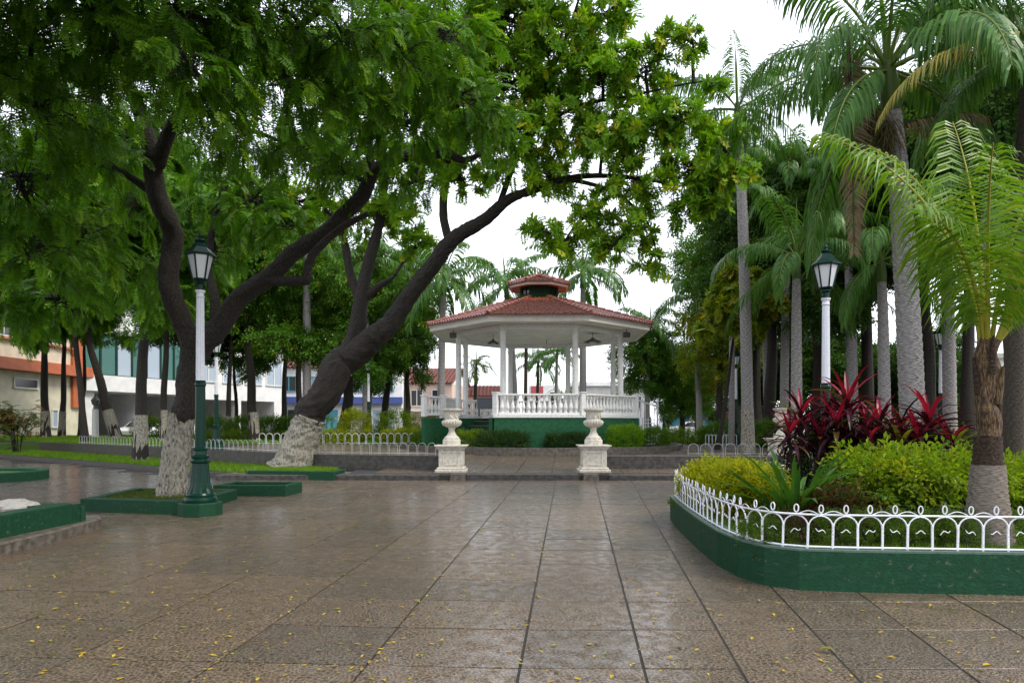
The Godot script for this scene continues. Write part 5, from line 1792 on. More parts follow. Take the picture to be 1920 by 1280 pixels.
	tree(1385, 46.0, 0.54, 15.5, 4.4, 0.3, 0.0, fresh, 0.0, "spray", "far light green tree above the red market stall", 125, 1.4)
	tree(1480, 45.0, 0.54, 19.0, 5.2, 0.3, 0.0, warm, 0.0, "spray", "far tall tree with golden leaves left of the planter lamp", 126, 1.4)
	tree(1420, 37.0, 0.54, 16.5, 4.0, 0.25, 0.0, fresh, 0.0, "spray", "tall light green tree behind the crown of the mossy palm", 133, 1.4)
	for e in [[1428, 41.0, 6.5, "small dark tree filling the gap left of the grey palms"], [1515, 39.0, 6.8, "small dark tree showing between the lamp post and its neighbouring grey palm"], [1585, 42.0, 7.2, "small tree behind the slender grey palm right of the lamp"], [1640, 40.0, 6.2, "low dark tree behind the straight grey palm"], [1700, 41.0, 7.0, "low dark tree behind the thickest palm's stem"], [1760, 37.0, 6.4, "low dark tree behind the shaded lamp post"], [1835, 42.0, 4.6, "low tree in front of the white building beside the coconut palm"]]:
		tree(e[0], e[1], 0.54, e[2], 2.5, 0.14, 0.0, deep, 0.0, "spray", e[3], 140 + int(e[0]) % 57, 1.3)
	tree(150, 48.0, 0.53, 13.0, 2.8, 0.16, 0.3, fresh, 1.5, "spray", "slim whitewashed tree in front of the glass-fronted building's pillar", 134, 1.3)
	tree(345, 44.0, 0.53, 12.0, 3.0, 0.17, -0.3, deep, 1.4, "spray", "slim tree mostly hidden behind the near forked tree's trunk", 135, 1.3)
	tree(1310, 62.0, 0.3, 9.0, 4.0, 0.3, 0.0, deep, 0.0, "spray", "far dark tree at the street behind the teal shops", 127, 1.4)
	tree(560, 50.0, 0.53, 17.5, 5.0, 0.25, 0.0, fresh, 0.0, "spray", "tall pale green tree behind the row of thin whitewashed trees", 128, 1.4)
	tree(355, 46.0, 0.53, 17.0, 5.0, 0.25, 0.0, deep, 0.0, "spray", "tall tree rising behind the near forked tree's fork", 129, 1.4)
	tree(-60, 36.0, 0.56, 14.0, 4.2, 0.3, 0.3, dark, 0.0, "pinnate", "dark tree leaning in from beyond the orange-banded building", 130, 2.0, 1.4)
	tree(160, 33.0, 0.5, 12.5, 3.2, 0.16, -0.6, dark, 0.0, "pinnate", "dark thin-stemmed tree over the raised lawn's wall", 131, 1.8, 1.4)
	tree(690, 56.0, 0.3, 16.0, 5.0, 0.3, 0.0, deep, 0.0, "spray", "far tree over the pink house with terracotta roof", 132, 1.4)

func tree(px: float, d: float, y: float, h: float, cr: float, tr: float, lean: float, cols: Array, white: float, kind: String, label: String, sd: int, size := 1.2, dens := 1.0) -> void:
	var r := rnd(sd)
	var at := Vector3(X(px, d), y, -d)
	var o := thing("park_tree", label, "tree", at, "trees round the park")
	var split := h * 0.42
	var top := at + Vector3(lean, h * 0.8, r.randf_range(-0.5, 0.5))
	var pts := [at - Vector3(0, 0.1, 0)]
	var rad := [tr * 1.35]
	for k in 6:
		var u := (k + 1) / 6.0
		var p := at.lerp(top, u)
		p.x += lean * (u * 0.4) * (1 - u) + r.randf_range(-0.1, 0.1) * u
		p.z += r.randf_range(-0.15, 0.15) * u
		pts.append(p)
		rad.append(tr * lerpf(1.0, 0.25, pow(u, 1.2)))
	var bk: Material = M.bark
	var joints := []
	if white > 0.0:
		var ua := white / (h * 0.8)
		var q: Vector3 = at.lerp(top, ua)
		q.x += lean * (ua * 0.4) * (1 - ua)
		var low := [pts[0], at.lerp(q, 0.15), at.lerp(q, 0.6), q]
		limb(o, "whitewashed_base", low, [tr * 1.5, tr * 1.16, tr * 1.1, tr * 1.07], M.lime, 10, 0.15, sd, 2)
	var trunk := limb(o, "trunk", pts, rad, bk, 9, 0.15, sd, 2)
	for p in trunk:
		if p.y - at.y > split: joints.append(p)
	var cc := at + Vector3(lean * 1.1, h - cr * 1.0, 0)
	split = h - cr * 2.4
	var bl := []
	var n := 15
	for k in n:
		var g := k * 2.39996
		var v := 1.0 - 2.0 * (k + 0.5) / n
		var s := sqrt(1 - v * v)
		var e := Vector3(cos(g) * s, v * 0.95, sin(g) * s) * cr * r.randf_range(0.5, 0.78)
		if k % 4 == 3: e *= 0.4
		bl.append([cc + e, cr * r.randf_range(0.34, 0.5), 0.8])
	for k in (7 if px > 380 and px < 760 else 2):
		var g := r.randf() * TAU
		bl.append([at + Vector3(cos(g) * cr * 0.7 + lean * 0.6, h - cr * r.randf_range(1.7, 2.3 if px > 380 and px < 760 else 2.1), sin(g) * cr * 0.7), cr * r.randf_range(0.22, 0.34), 0.8])
	crown(o, joints if joints.size() else trunk, bl, LEAF[kind], M.leaf if kind != "spray" else M.waxy, (230.0 if kind == "pinnate" else 190.0) / (size * size) * dens, cols, size, 0.35 if kind != "pinnate" else 0.7, r, bk, 0.012)


# ---------------------------------------------------------------- palms
# a feather frond that starts at the origin and reaches along +x; baked at its elevation so that its leaflets hang straight down
func frond(len: float, n: int, ll: float, lw: float, elev: float, bend: float, hang: float, plume: float, col: Array, sd: int, rach := 0.022) -> ArrayMesh:
	var r := rnd(sd)
	var b := MB.new()
	b.colored = true
	var steps := 26
	var mid := []
	var tan_ := []
	var p := Vector3.ZERO
	var side_bend := r.randf_range(-0.25, 0.25)
	for k in steps + 1:
		var u := float(k) / steps
		var a := elev - bend * pow(u, 1.35)
		var t := Vector3(cos(a) * cos(side_bend * u), sin(a), cos(a) * sin(side_bend * u))
		mid.append(p)
		tan_.append(t)
		p += t * len / steps
	var rr := []
	for k in steps + 1: rr.append(lerpf(rach, 0.004, float(k) / steps))
	b.tint = col[2]
	b.tube(mid, rr, 5, false)
	for k in n:
		var u := 0.13 + 0.87 * (k + r.randf_range(-0.3, 0.3)) / n
		var f := clampf(u, 0, 0.999) * steps
		var i := int(f)
		var q: Vector3 = mid[i].lerp(mid[i + 1], f - i)
		var t: Vector3 = tan_[i]
		var lat := t.cross(Vector3.UP)
		if lat.length() < 0.1: lat = Vector3(0, 0, 1)
		lat = lat.normalized()
		var nor := lat.cross(t).normalized()
		var shape := minf(1.0, 0.45 + 2.2 * (u - 0.1)) * (1.0 if u < 0.55 else lerpf(1.0, 0.35, (u - 0.55) / 0.45))
		for s in [-1.0, 1.0]:
			var l := ll * shape * r.randf_range(0.85, 1.1)
			var d: Vector3 = (lat * s * 0.9 + t * lerpf(0.35, 0.9, u) + nor * (0.25 + r.randf_range(-plume, plume))).normalized()
			var c: Color = (col[0] as Color).lerp(col[1], r.randf())
			if r.randf() < 0.03: c = c.lerp(col[2], 0.6)
			b.tint = c
			var x := q
			var w := lw * r.randf_range(0.8, 1.15)
			var prev_a := x
			var prev_b := x
			for g in 3:
				var d2: Vector3 = (d + Vector3(0, -hang * (0.35 + 0.45 * g), 0)).normalized()
				var x2: Vector3 = x + d2 * l / 3.0
				var ww := (w if g == 0 else w * 0.85) * 0.5
				var sd2: Vector3 = d2.cross(nor).normalized()
				if sd2.length() < 0.5: sd2 = t
				if g == 0:
					b.tri(x, x2 + sd2 * ww, x2 - sd2 * ww)
				elif g == 1:
					b.quad(prev_a, prev_b, x2 + sd2 * ww, x2 - sd2 * ww)
				else:
					b.tri(prev_a, prev_b, x2)
				prev_a = x2 - sd2 * ww
				prev_b = x2 + sd2 * ww
				x = x2
				d = d2
	return b.mesh()

var FROND := {}

func ringed(pts: Array, rad: Array, gap: float, depth: float, sides: int) -> MB:
	# a stem with a step at every leaf scar
	var s := smooth(pts, rad, 12)
	var len := 0.0
	var p := [s[0][0]]
	var r := [s[1][0]]
	var next := gap
	for i in s[0].size() - 1:
		var a: Vector3 = s[0][i]
		var b: Vector3 = s[0][i + 1]
		var seg := a.distance_to(b)
		while next < len + seg:
			var u := (next - len) / seg
			var rr: float = lerpf(s[1][i], s[1][i + 1], u)
			p.append(a.lerp(b, maxf(0.0, u - 0.012 / seg)))
			r.append(rr * (1.0 + depth))
			p.append(a.lerp(b, u))
			r.append(rr * (1.0 - depth * 0.6))
			next += gap * R.randf_range(0.75, 1.25)
		len += seg
	p.append(s[0][s[0].size() - 1])
	r.append(s[1][s[1].size() - 1])
	var m := MB.new()
	m.tube(p, r, sides)
	return m

func frond_set(key: String, len: float, n: int, ll: float, lw: float, hang: float, plume: float, col: Array, rach: float) -> void:
	var out := []
	for e in [[1.12, 1.35], [0.95, 1.8], [0.75, 2.1], [0.45, 2.0], [0.1, 1.6], [-0.35, 1.15]]:
		for v in 2:
			out.append(frond(len * (1.0 if e[0] < 1.1 else 0.85), n, ll, lw, e[0], e[1] * (0.9 + 0.25 * v), hang, plume, col, 300 + out.size() + key.length() * 31, rach))
	FROND[key] = out

# at: foot; h: height of the bare stem; lean: sideways offset of the top
func palm(at: Vector3, h: float, tr: float, lean: Vector2, key: String, n: int, fs: float, label: String, sd: int, opts := {}) -> Node3D:
	var r := rnd(sd)
	var o := thing("royal_palm" if not opts.has("kind") else opts.kind, label, "palm", at, "palms of the park")
	var top := Vector3(lean.x, h, lean.y)
	var near := -at.z < 20.0
	var pts := [Vector3(0, -0.1, 0), Vector3(lean.x * 0.06, h * 0.12, lean.y * 0.06), Vector3(lean.x * 0.25, h * 0.4, lean.y * 0.25), Vector3(lean.x * 0.6, h * 0.75, lean.y * 0.6), top]
	var tm: Material = opts.get("trunk", M.palm_trunk)
	var m := ringed(pts, [tr * 1.25, tr * 1.06, tr, tr * 0.9, tr * 0.72], 0.15 if near else 0.2, 0.05, 20 if near else 10)
	part("trunk", m.mesh(), tm, o)
	if opts.has("white"):
		var b := MB.new()
		b.tube([Vector3(0, -0.05, 0), Vector3(lean.x * 0.03, opts.white * 0.5, 0), Vector3(lean.x * 0.08, opts.white, 0)], [tr * 1.34, tr * 1.2, tr * 1.15], 12, false)
		part("whitewashed_base", b.mesh(), M.lime, o)
	var dir: Vector3 = (top - pts[3]).normalized()
	var sh: float = opts.get("shaft", 0.9) * fs
	if sh > 0.0:
		var b := MB.new()
		b.colored = true
		b.tint = Color(0.1, 0.16, 0.035)
		b.tube([top, top + dir * sh * 0.3, top + dir * sh * 0.75, top + dir * sh], [tr * 0.76, tr * 0.86, tr * 0.62, tr * 0.4], 12)
		part("crownshaft", b.mesh(), M.waxy, o)
	var hub: Vector3 = top + dir * sh * 0.92
	var set_: Array = FROND[key]
	for k in n:
		var u := (k + 0.5) / n
		var lvl := int(clampf(u * 6.0, 0, 5.99)) if not opts.has("lift") else int(clampf(u * 4.5, 0, 5.99))
		var g := k * 2.39996 + r.randf_range(-0.3, 0.3) + sd
		var fb := Basis(Vector3.UP, g) * Basis.from_scale(Vector3.ONE * fs * r.randf_range(0.88, 1.1))
		part("frond", set_[lvl * 2 + r.randi() % 2], M.waxy, o, hub - dir * sh * 0.25 * u + Basis(Vector3.UP, g) * Vector3(tr * 0.35, 0, 0), fb)
	if opts.get("spear", true):
		var b := MB.new()
		b.colored = true
		b.tint = Color(0.13, 0.2, 0.03)
		b.tube([hub, hub + dir * 0.8 * fs, hub + dir * 1.7 * fs], [0.05 * fs, 0.035 * fs, 0.005], 6)
		part("spear_leaf", b.mesh(), M.waxy, o)
	return o

func at_px(px: float, d: float, y: float) -> Vector3:
	return Vector3(X(px, d), y, -d)

func build_palms() -> void:
	var royal := [Color(0.05, 0.135, 0.024), Color(0.1, 0.22, 0.038), Color(0.18, 0.25, 0.05)]
	var coco := [Color(0.085, 0.19, 0.012), Color(0.17, 0.28, 0.018), Color(0.36, 0.34, 0.04)]
	frond_set("royal", 3.3, 90, 0.8, 0.034, 1.35, 0.5, royal, 0.03)
	frond_set("far", 2.8, 44, 0.72, 0.06, 1.1, 0.5, royal, 0.035)
	frond_set("small", 1.9, 26, 0.5, 0.06, 0.35, 0.25, [Color(0.06, 0.12, 0.025), Color(0.12, 0.18, 0.03), Color(0.2, 0.2, 0.04)], 0.025)
	# the thick palm over the planter
	var o := palm(at_px(1716, 13.4, 0.25), 7.3, 0.22, Vector2(-0.62, 0.3), "royal", 20, 1.2, "thickest grey palm leaning over the red cordylines, with hanging fruit clusters", 11, {"shaft": 0.9})
	# fruit clusters and a dead frond below the crownshaft
	var top := Vector3(-0.62, 7.3, 0.3)
	for c in [[-0.35, -0.15, 0.1], [-0.2, -0.45, 0.25]]:
		var b := MB.new()
		var r := rnd(500)
		b.colored = true
		for k in 90:
			var g := r.randf_range(-1.1, 1.1)
			b.tint = Color(0.1, 0.1, 0.03).lerp(Color(0.12, 0.07, 0.03), r.randf())
			var p := top + Vector3(c[0] + r.randf_range(-0.15, 0.1), c[1] + r.randf_range(-0.1, 0.15), c[2] + r.randf_range(-0.15, 0.15))
			var q := p + Vector3(sin(g) * 0.28 - 0.08, -r.randf_range(0.25, 0.6), r.randf_range(-0.2, 0.2))
			b.tube([p, p.lerp(q, 0.5) + Vector3(0, 0.07, 0), q], [0.007, 0.009, 0.012], 3, false)
		part("fruit_cluster", b.mesh(), M.dull, o)
	var brown := [Color(0.17, 0.115, 0.08), Color(0.27, 0.19, 0.13), Color(0.1, 0.06, 0.04)]
	var dead := frond(4.3, 110, 0.55, 0.028, -1.5, 0.08, 0.12, 0.35, brown, 77, 0.045)
	part("dead_frond", dead, M.dull, o, W(1590, 52, 12.9) - o.position, Basis(Vector3.UP, 0.4))
	var dead2 := frond(1.6, 34, 0.6, 0.03, 0.35, 0.9, 1.6, 0.3, brown, 78, 0.03)
	part("dead_frond", dead2, M.dull, o, top + Vector3(0.1, -0.3, -0.1), Basis(Vector3.UP, -0.3))
	# palm at the picture's edge with a yellowing frond
	o = palm(at_px(1898, 12.6, 0.2), 7.6, 0.17, Vector2(0.25, 0.1), "royal", 14, 1.0, "dark stemmed palm at the picture's edge holding a hanging yellow frond", 12, {"shaft": 0.9, "trunk": M.palm_dark})
	var yel := frond(2.6, 60, 0.6, 0.036, -0.05, 1.25, 1.2, 0.15, [Color(0.3, 0.29, 0.12), Color(0.42, 0.36, 0.07), Color(0.45, 0.32, 0.04)], 79, 0.025)
	part("yellow_frond", yel, M.dull, o, W(1912, 62, 10.6) - o.position, Basis(Vector3.UP, PI - 0.15))
	# palms behind the planter: [px, d, foot, stem height, stem radius, lean, fronds, size, label]
	for e in [
		[1403, 25.0, 0.54, 11.8, 0.2, -0.35, 13, 1.15, "tall palm with moss-streaked grey stem and whitewashed foot right of the bandstand", 1.5],
		[1372, 30.0, 0.54, 11.0, 0.12, 0.1, 11, 0.95, "slim dark palm stem close beside the mossy palm", 0.0],
		[1494, 22.0, 0.5, 5.7, 0.17, 0.0, 12, 1.05, "grey palm just left of the planter lamp post", 0.0],
		[1602, 28.0, 0.54, 5.9, 0.17, -0.1, 11, 1.0, "slender grey palm just right of the planter lamp post", 0.0],
		[1660, 21.5, 0.5, 5.5, 0.18, -0.1, 12, 1.0, "straight grey palm left of the thickest palm", 0.0],
		[1783, 22.0, 0.5, 8.0, 0.2, -0.2, 13, 1.1, "shaded palm behind the coconut palm's drooping fronds", 0.0],
		[1312, 40.0, 0.54, 7.6, 0.17, -0.2, 13, 1.15, "whitewashed palm behind the far hedge right of the bandstand", 1.2],
		[1212, 46.0, 0.54, 6.8, 0.16, 0.2, 12, 1.1, "palm rising behind the bandstand trellis", 0.0],
		[826, 37.0, 0.52, 8.0, 0.2, 0.15, 15, 1.45, "tall grey palm just left of the bandstand roof", 0.0],
		[968, 46.0, 0.52, 9.4, 0.22, -0.6, 15, 1.5, "tall palm whose crown shows left of the bandstand cupola", 0.0],
		[1093, 43.0, 0.52, 9.6, 0.22, 0.0, 15, 1.5, "tall palm whose crown shows right of the bandstand cupola", 0.0],
		[575, 37.0, 0.52, 10.5, 0.22, 0.0, 12, 1.2, "grey palm stem left of the leaning tree's trunk", 0.0],
		[686, 38.0, 0.52, 9.5, 0.19, 0.0, 12, 1.1, "grey palm stem beside the lamp post behind the leaning tree", 0.0],
		[1440, 33.0, 0.54, 12.2, 0.17, -0.3, 12, 1.1, "palm with a full crown between the mossy palm and the lamp", 0.0],
		[1470, 27.5, 0.54, 10.2, 0.16, 0.2, 12, 1.1, "palm with full crown just left of the planter lamp's lantern, behind its neighbour", 0.0],
		[1598, 26.0, 0.54, 9.0, 0.16, -0.2, 12, 1.1, "palm with drooping crown behind the hanging dead frond", 0.0],
		[1728, 27.0, 0.54, 10.6, 0.17, 0.3, 12, 1.15, "palm with crown behind the thickest palm's upper stem", 0.0],
		[1842, 20.0, 0.5, 7.2, 0.16, 0.1, 12, 1.0, "palm rising right behind the coconut palm's fronds", 0.0],
		[1545, 31.0, 0.54, 12.0, 0.17, 0.2, 12, 1.1, "palm whose crown stands above the planter lamp lantern", 0.0]]:
		var op := {}
		if e[9] > 0: op.white = e[9]
		palm(at_px(e[0], e[1], e[2]), e[3], e[4], Vector2(e[5], 0.0), "royal" if e[1] < 26 else "far", e[6], e[7], e[8], 20 + int(e[0]) % 50, op)
	for e in [[890, 52.0, 5.2, "small bushy palm between the bandstand's side columns"], [1007, 60.0, 6.2, "dark thin palm seen through the middle of the bandstand"], [1042, 56.0, 6.4, "thin pale palm seen through the bandstand near its front column"], [1058, 62.0, 3.2, "low spiky palm seen through the bandstand above the grey hall"], [985, 50.0, 8.6, "dark palm stem behind the bandstand's middle column"], [760, 46.0, 6.4, "shaggy palm left of the bandstand's eaves"]]:
		palm(at_px(e[0], e[1], 0.5), e[2], 0.15, Vector2(0.1, 0), "small" if e[2] < 6.0 else "far", 13, 1.0, e[3], 60 + int(e[0]) % 40, {"shaft": 0.4, "trunk": M.palm_dark if e[0] in [1007, 985, 890] else M.palm_trunk})
	# near coconut palm
	var cp := at_px(1853, 6.7, 0.28)
	var c := thing("coconut_palm", "young coconut palm with ringed pale foot and bright arching fronds in the planter", "palm", cp)
	var foot := ringed([Vector3(0, -0.05, 0), Vector3(0, 0.2, 0), Vector3(0, 0.5, 0), Vector3(0, 0.82, 0)], [0.25, 0.215, 0.17, 0.145], 0.045, 0.035, 20)
	part("ringed_foot", foot.mesh(), M.palm_pale, c)
	var mid := ringed([Vector3(0, 0.8, 0), Vector3(0, 0.95, 0), Vector3(0, 1.1, 0)], [0.14, 0.125, 0.12], 0.06, 0.05, 18)
	part("brown_stem", mid.mesh(), M.fibre_dark, c)
	var nz := FastNoiseLite.new()
	nz.frequency = 2.5
	var sh := MB.new()
	var sp := []
	var sr := []
	for k in 14:
		sp.append(Vector3(0.02 * sin(k), 1.08 + k * 0.075, 0.01 * cos(k * 2.0)))
		sr.append(0.095 + 0.012 * sin(k * 0.9) + 0.01 * (k / 13.0))
	sh.tube(sp, sr, 18, true, nz, 0.18)
	part("fibre_sheath", sh.mesh(), M.fibre, c)
	for k in 7:    # torn leaf bases wrapped round the stem
		var g := k * 2.4
		var b := MB.new()
		var d := Vector3(cos(g), 0, sin(g))
		b.tube([d * 0.07 + Vector3(0, 1.12 + 0.1 * k, 0), d * 0.1 + Vector3(0, 1.3 + 0.1 * k, 0), d * 0.13 + Vector3(0, 1.48 + 0.1 * k, 0)], [0.05, 0.036, 0.01], 7)
		part("leaf_base", b.mesh(), M.fibre if k % 2 else M.fibre_dark, c)
	var hub := Vector3(0, 1.95, 0)
	# [direction, elevation, bend, length, leaflet length]
	var k2 := 0
	for e in [[PI - 0.15, 1.42, 1.05, 2.9, 0.8], [2.2, 1.45, 0.8, 2.8, 0.75], [1.45, 1.52, 0.4, 2.6, 0.8], [0.5, 1.35, 0.9, 2.9, 0.78], [-0.2, 1.15, 1.2, 2.7, 0.75], [0.1, 0.9, 1.3, 2.3, 0.7], [PI + 0.5, 1.42, 1.5, 1.9, 0.7], [-2.2, 1.35, 1.2, 2.2, 0.7], [-0.9, 1.3, 1.2, 2.2, 0.7]]:
		part("frond", frond(e[3], 58, e[4], 0.026, e[1], e[2], 0.95, 0.28, coco, 600 + k2, 0.026), M.waxy, c, hub + Basis(Vector3.UP, e[0]) * Vector3(0.05, 0, 0), Basis(Vector3.UP, e[0]))
		k2 += 1


# ---------------------------------------------------------------- hedges, shrubs and ground cover
func bush(called: String, label: String, at: Vector3, size: Vector3, cols: Array, kind: String, k: float, count: int, sd: int, category := "hedge", boxy := 0.5, turn := 0.0) -> Node3D:
	var r := rnd(sd)
	var o := thing(called, label, category, at, "")
	o.rotation.y = turn
	var meshes: Array = LEAF[kind]
	var sets := []
	var tints := []
	for m in meshes:
		sets.append([])
		tints.append(PackedColorArray())
	var h := size * 0.5
	for i in count:
		var d := Vector3(r.randfn(), r.randfn(), r.randfn()).normalized()
		# a shape between a ball and a box, lumpy
		var m := maxf(absf(d.x), maxf(absf(d.y), absf(d.z)))
		var e := d.lerp(d / m, boxy)
		var u := pow(r.randf_range(0.3, 1.0), 0.4)
		var lump := 1.0 + 0.1 * sin(d.x * 9.0 + sd) * cos(d.z * 8.0 + sd * 2.0)
		var p := Vector3(e.x * h.x, e.y * h.y, e.z * h.z) * u * lump + Vector3(0, h.y, 0)
		if p.y < 0.02: p.y = r.randf_range(0.02, 0.2) * size.y
		var f := d + Vector3(r.randfn(), absf(r.randfn()) + 0.3, r.randfn()) * 0.45
		var w := r.randi() % meshes.size()
		sets[w].append(Transform3D(turned(f, r.randf_range(-0.6, 0.6)).scaled(Vector3.ONE * k * r.randf_range(0.7, 1.25)), p))
		tints[w].append(pick(cols, r))
	var wood := MB.new()
	var ns := int(clampf(size.x * 6.0, 3, 16))
	for i in ns:
		var b := Vector3(lerpf(-h.x, h.x, (i + 0.5) / ns) * 0.8, -0.03, r.randf_range(-0.4, 0.4) * h.z)
		var t := b + Vector3(r.randf_range(-0.15, 0.15), size.y * 0.8, r.randf_range(-0.15, 0.15))
		wood.tube([b, b.lerp(t, 0.5) + Vector3(0.02, 0, 0.02), t], [0.018, 0.014, 0.006], 5, false)
	part("stems", wood.mesh(), M.bark, o).set_meta("kind", "stuff")
	for w in meshes.size(): scatter("foliage", o, meshes[w], M.leaf, sets[w], tints[w])
	return o

func build_hedges() -> void:
	var yel := [Color(0.2, 0.28, 0.012), Color(0.36, 0.38, 0.016), Color(0.42, 0.42, 0.02)]
	var mid := [Color(0.075, 0.17, 0.015), Color(0.13, 0.25, 0.02)]
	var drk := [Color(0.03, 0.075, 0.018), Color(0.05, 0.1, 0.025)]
	# round the bandstand
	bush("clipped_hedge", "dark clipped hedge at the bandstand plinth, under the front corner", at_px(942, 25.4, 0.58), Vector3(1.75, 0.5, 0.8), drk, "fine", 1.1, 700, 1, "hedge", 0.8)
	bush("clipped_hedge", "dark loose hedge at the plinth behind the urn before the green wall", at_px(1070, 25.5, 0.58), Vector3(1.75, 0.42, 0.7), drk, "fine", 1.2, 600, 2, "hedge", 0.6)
	bush("clipped_hedge", "bright boxy hedge at the green plinth right of the urn", at_px(1172, 25.8, 0.58), Vector3(1.15, 0.72, 0.9), [Color(0.13, 0.3, 0.012), Color(0.24, 0.4, 0.016)], "fine", 1.1, 700, 3, "hedge", 0.9)
	bush("clipped_hedge", "olive rounded hedge in front of the white trellis", at_px(1226, 26.6, 0.58), Vector3(1.0, 0.62, 0.9), mid, "fine", 1.1, 600, 4, "hedge", 0.8)
	bush("clipped_hedge", "small yellow-green hedge at the foot of the bandstand stairs", at_px(882, 25.9, 0.58), Vector3(1.3, 0.5, 0.5), [yel[0], mid[1]], "fine", 1.1, 500, 5, "hedge", 0.7)
	bush("clipped_hedge", "low dark hedge at the outer side of the bandstand stairs", at_px(797, 28.2, 0.58), Vector3(0.9, 0.4, 0.8), mid, "fine", 1.1, 350, 6, "hedge", 0.7)
	bush("flowering_shrub", "leafy shrub with pale flowers beside the stair wall", at_px(806, 29.0, 0.58), Vector3(0.8, 1.5, 0.8), mid, "spray", 0.6, 160, 7, "shrub", 0.2)
	bush("clipped_hedge", "bright hedge strip across the plaza behind the white trellis", at_px(1284, 34.6, 0.5), Vector3(2.2, 0.55, 0.6), [yel[0], mid[1]], "fine", 1.3, 600, 8, "hedge", 0.9)
	bush("round_shrub", "dark green shrub between the far lamp post and the hedge strip", at_px(1350, 34.0, 0.5), Vector3(1.7, 0.85, 1.0), mid, "fine", 1.5, 550, 9, "shrub", 0.5)
	bush("round_shrub", "dark shrub right of the mossy palm's white foot", at_px(1440, 29.5, 0.5), Vector3(1.3, 0.95, 1.0), mid, "fine", 1.5, 450, 10, "shrub", 0.4)
	# beyond the plaza, left of the bandstand
	bush("clipped_hedge", "yellow-green hedge behind the white hoop fence left of the bandstand", at_px(760, 35.0, 0.5), Vector3(2.3, 0.55, 0.6), yel, "fine", 1.3, 700, 11, "hedge", 0.9)
	bush("clipped_hedge", "bright low hedge between the leaning tree and the fence lamp", at_px(620, 34.0, 0.5), Vector3(2.2, 0.5, 0.7), yel, "fine", 1.3, 600, 12, "hedge", 0.8)
	bush("leafy_shrub", "tiered bright shrub just right of the leaning tree's foot", at_px(665, 35.4, 0.52), Vector3(1.3, 1.5, 1.2), yel, "fine", 1.7, 500, 13, "shrub", 0.3)
	bush("leafy_shrub", "airy bright shrub behind the yellow-green hedge", at_px(742, 37.5, 0.52), Vector3(2.2, 1.5, 1.4), [yel[0], mid[1]], "fine", 1.9, 500, 14, "shrub", 0.3)
	bush("leafy_shrub", "young pale shrub touching the leaning tree's white base", at_px(606, 35.6, 0.52), Vector3(1.1, 1.5, 1.0), mid, "spray", 0.55, 160, 15, "shrub", 0.2)
	for e in [[505, 40.0, "bushy green shrub left of the leaning tree's base"], [545, 41.0, "green shrub touching the leaning tree's base from behind"], [455, 41.0, "olive shrub at the foot of the thinnest trees"], [405, 42.0, "dark shrub behind the lamp post and forked tree"], [280, 44.0, "bright shrub beside the white car on the lawn"]]:
		bush("leafy_shrub", e[2], at_px(e[0], e[1], 0.52), Vector3(1.7, 1.2, 1.2), mid if int(e[0]) % 2 else [mid[0], yel[0]], "fine", 1.9, 380, int(e[0]), "shrub", 0.3)
	bush("clipped_hedge", "long bright hedge beneath the row of thin whitewashed trees", at_px(480, 39.0, 0.52), Vector3(7.0, 0.4, 0.6), [yel[0], mid[1]], "fine", 1.4, 800, 16, "hedge", 0.9)
	# reddish bush on the lawn strip
	var r := rnd(900)
	var o := thing("reddish_bush", "many-stemmed bush with reddish new leaves on the lawn strip", "shrub", at_px(30, 31.5, 0.13))
	var ends := []
	for k in 14:
		var g := r.randf() * TAU
		var e := Vector3(cos(g) * r.randf_range(0.2, 1.0), r.randf_range(1.2, 2.1), sin(g) * 0.7)
		var b := MB.new()
		b.tube([Vector3(cos(g) * 0.12, -0.05, sin(g) * 0.12), e * Vector3(0.35, 0.5, 0.35), e], [0.025, 0.018, 0.008], 5)
		part("stem", b.mesh(), M.bark, o)
		ends.append(e)
	var wh := []
	var tn := PackedColorArray()
	for e in ends:
		for k in 34:
			var p: Vector3 = e + Vector3(r.randfn() * 0.24, r.randfn() * 0.26 - 0.1, r.randfn() * 0.24)
			wh.append(Transform3D(turned(Vector3(r.randfn(), r.randfn() * 0.4 - 0.1, r.randfn())).scaled(Vector3.ONE * r.randf_range(0.8, 1.2)), p))
			tn.append(Color(0.06, 0.12, 0.02).lerp(Color(0.2, 0.05, 0.02), clampf(r.randf() * 1.4 - 0.5, 0, 1)))
	scatter("foliage", o, LEAF.pinnate[1], M.leaf, wh, tn)

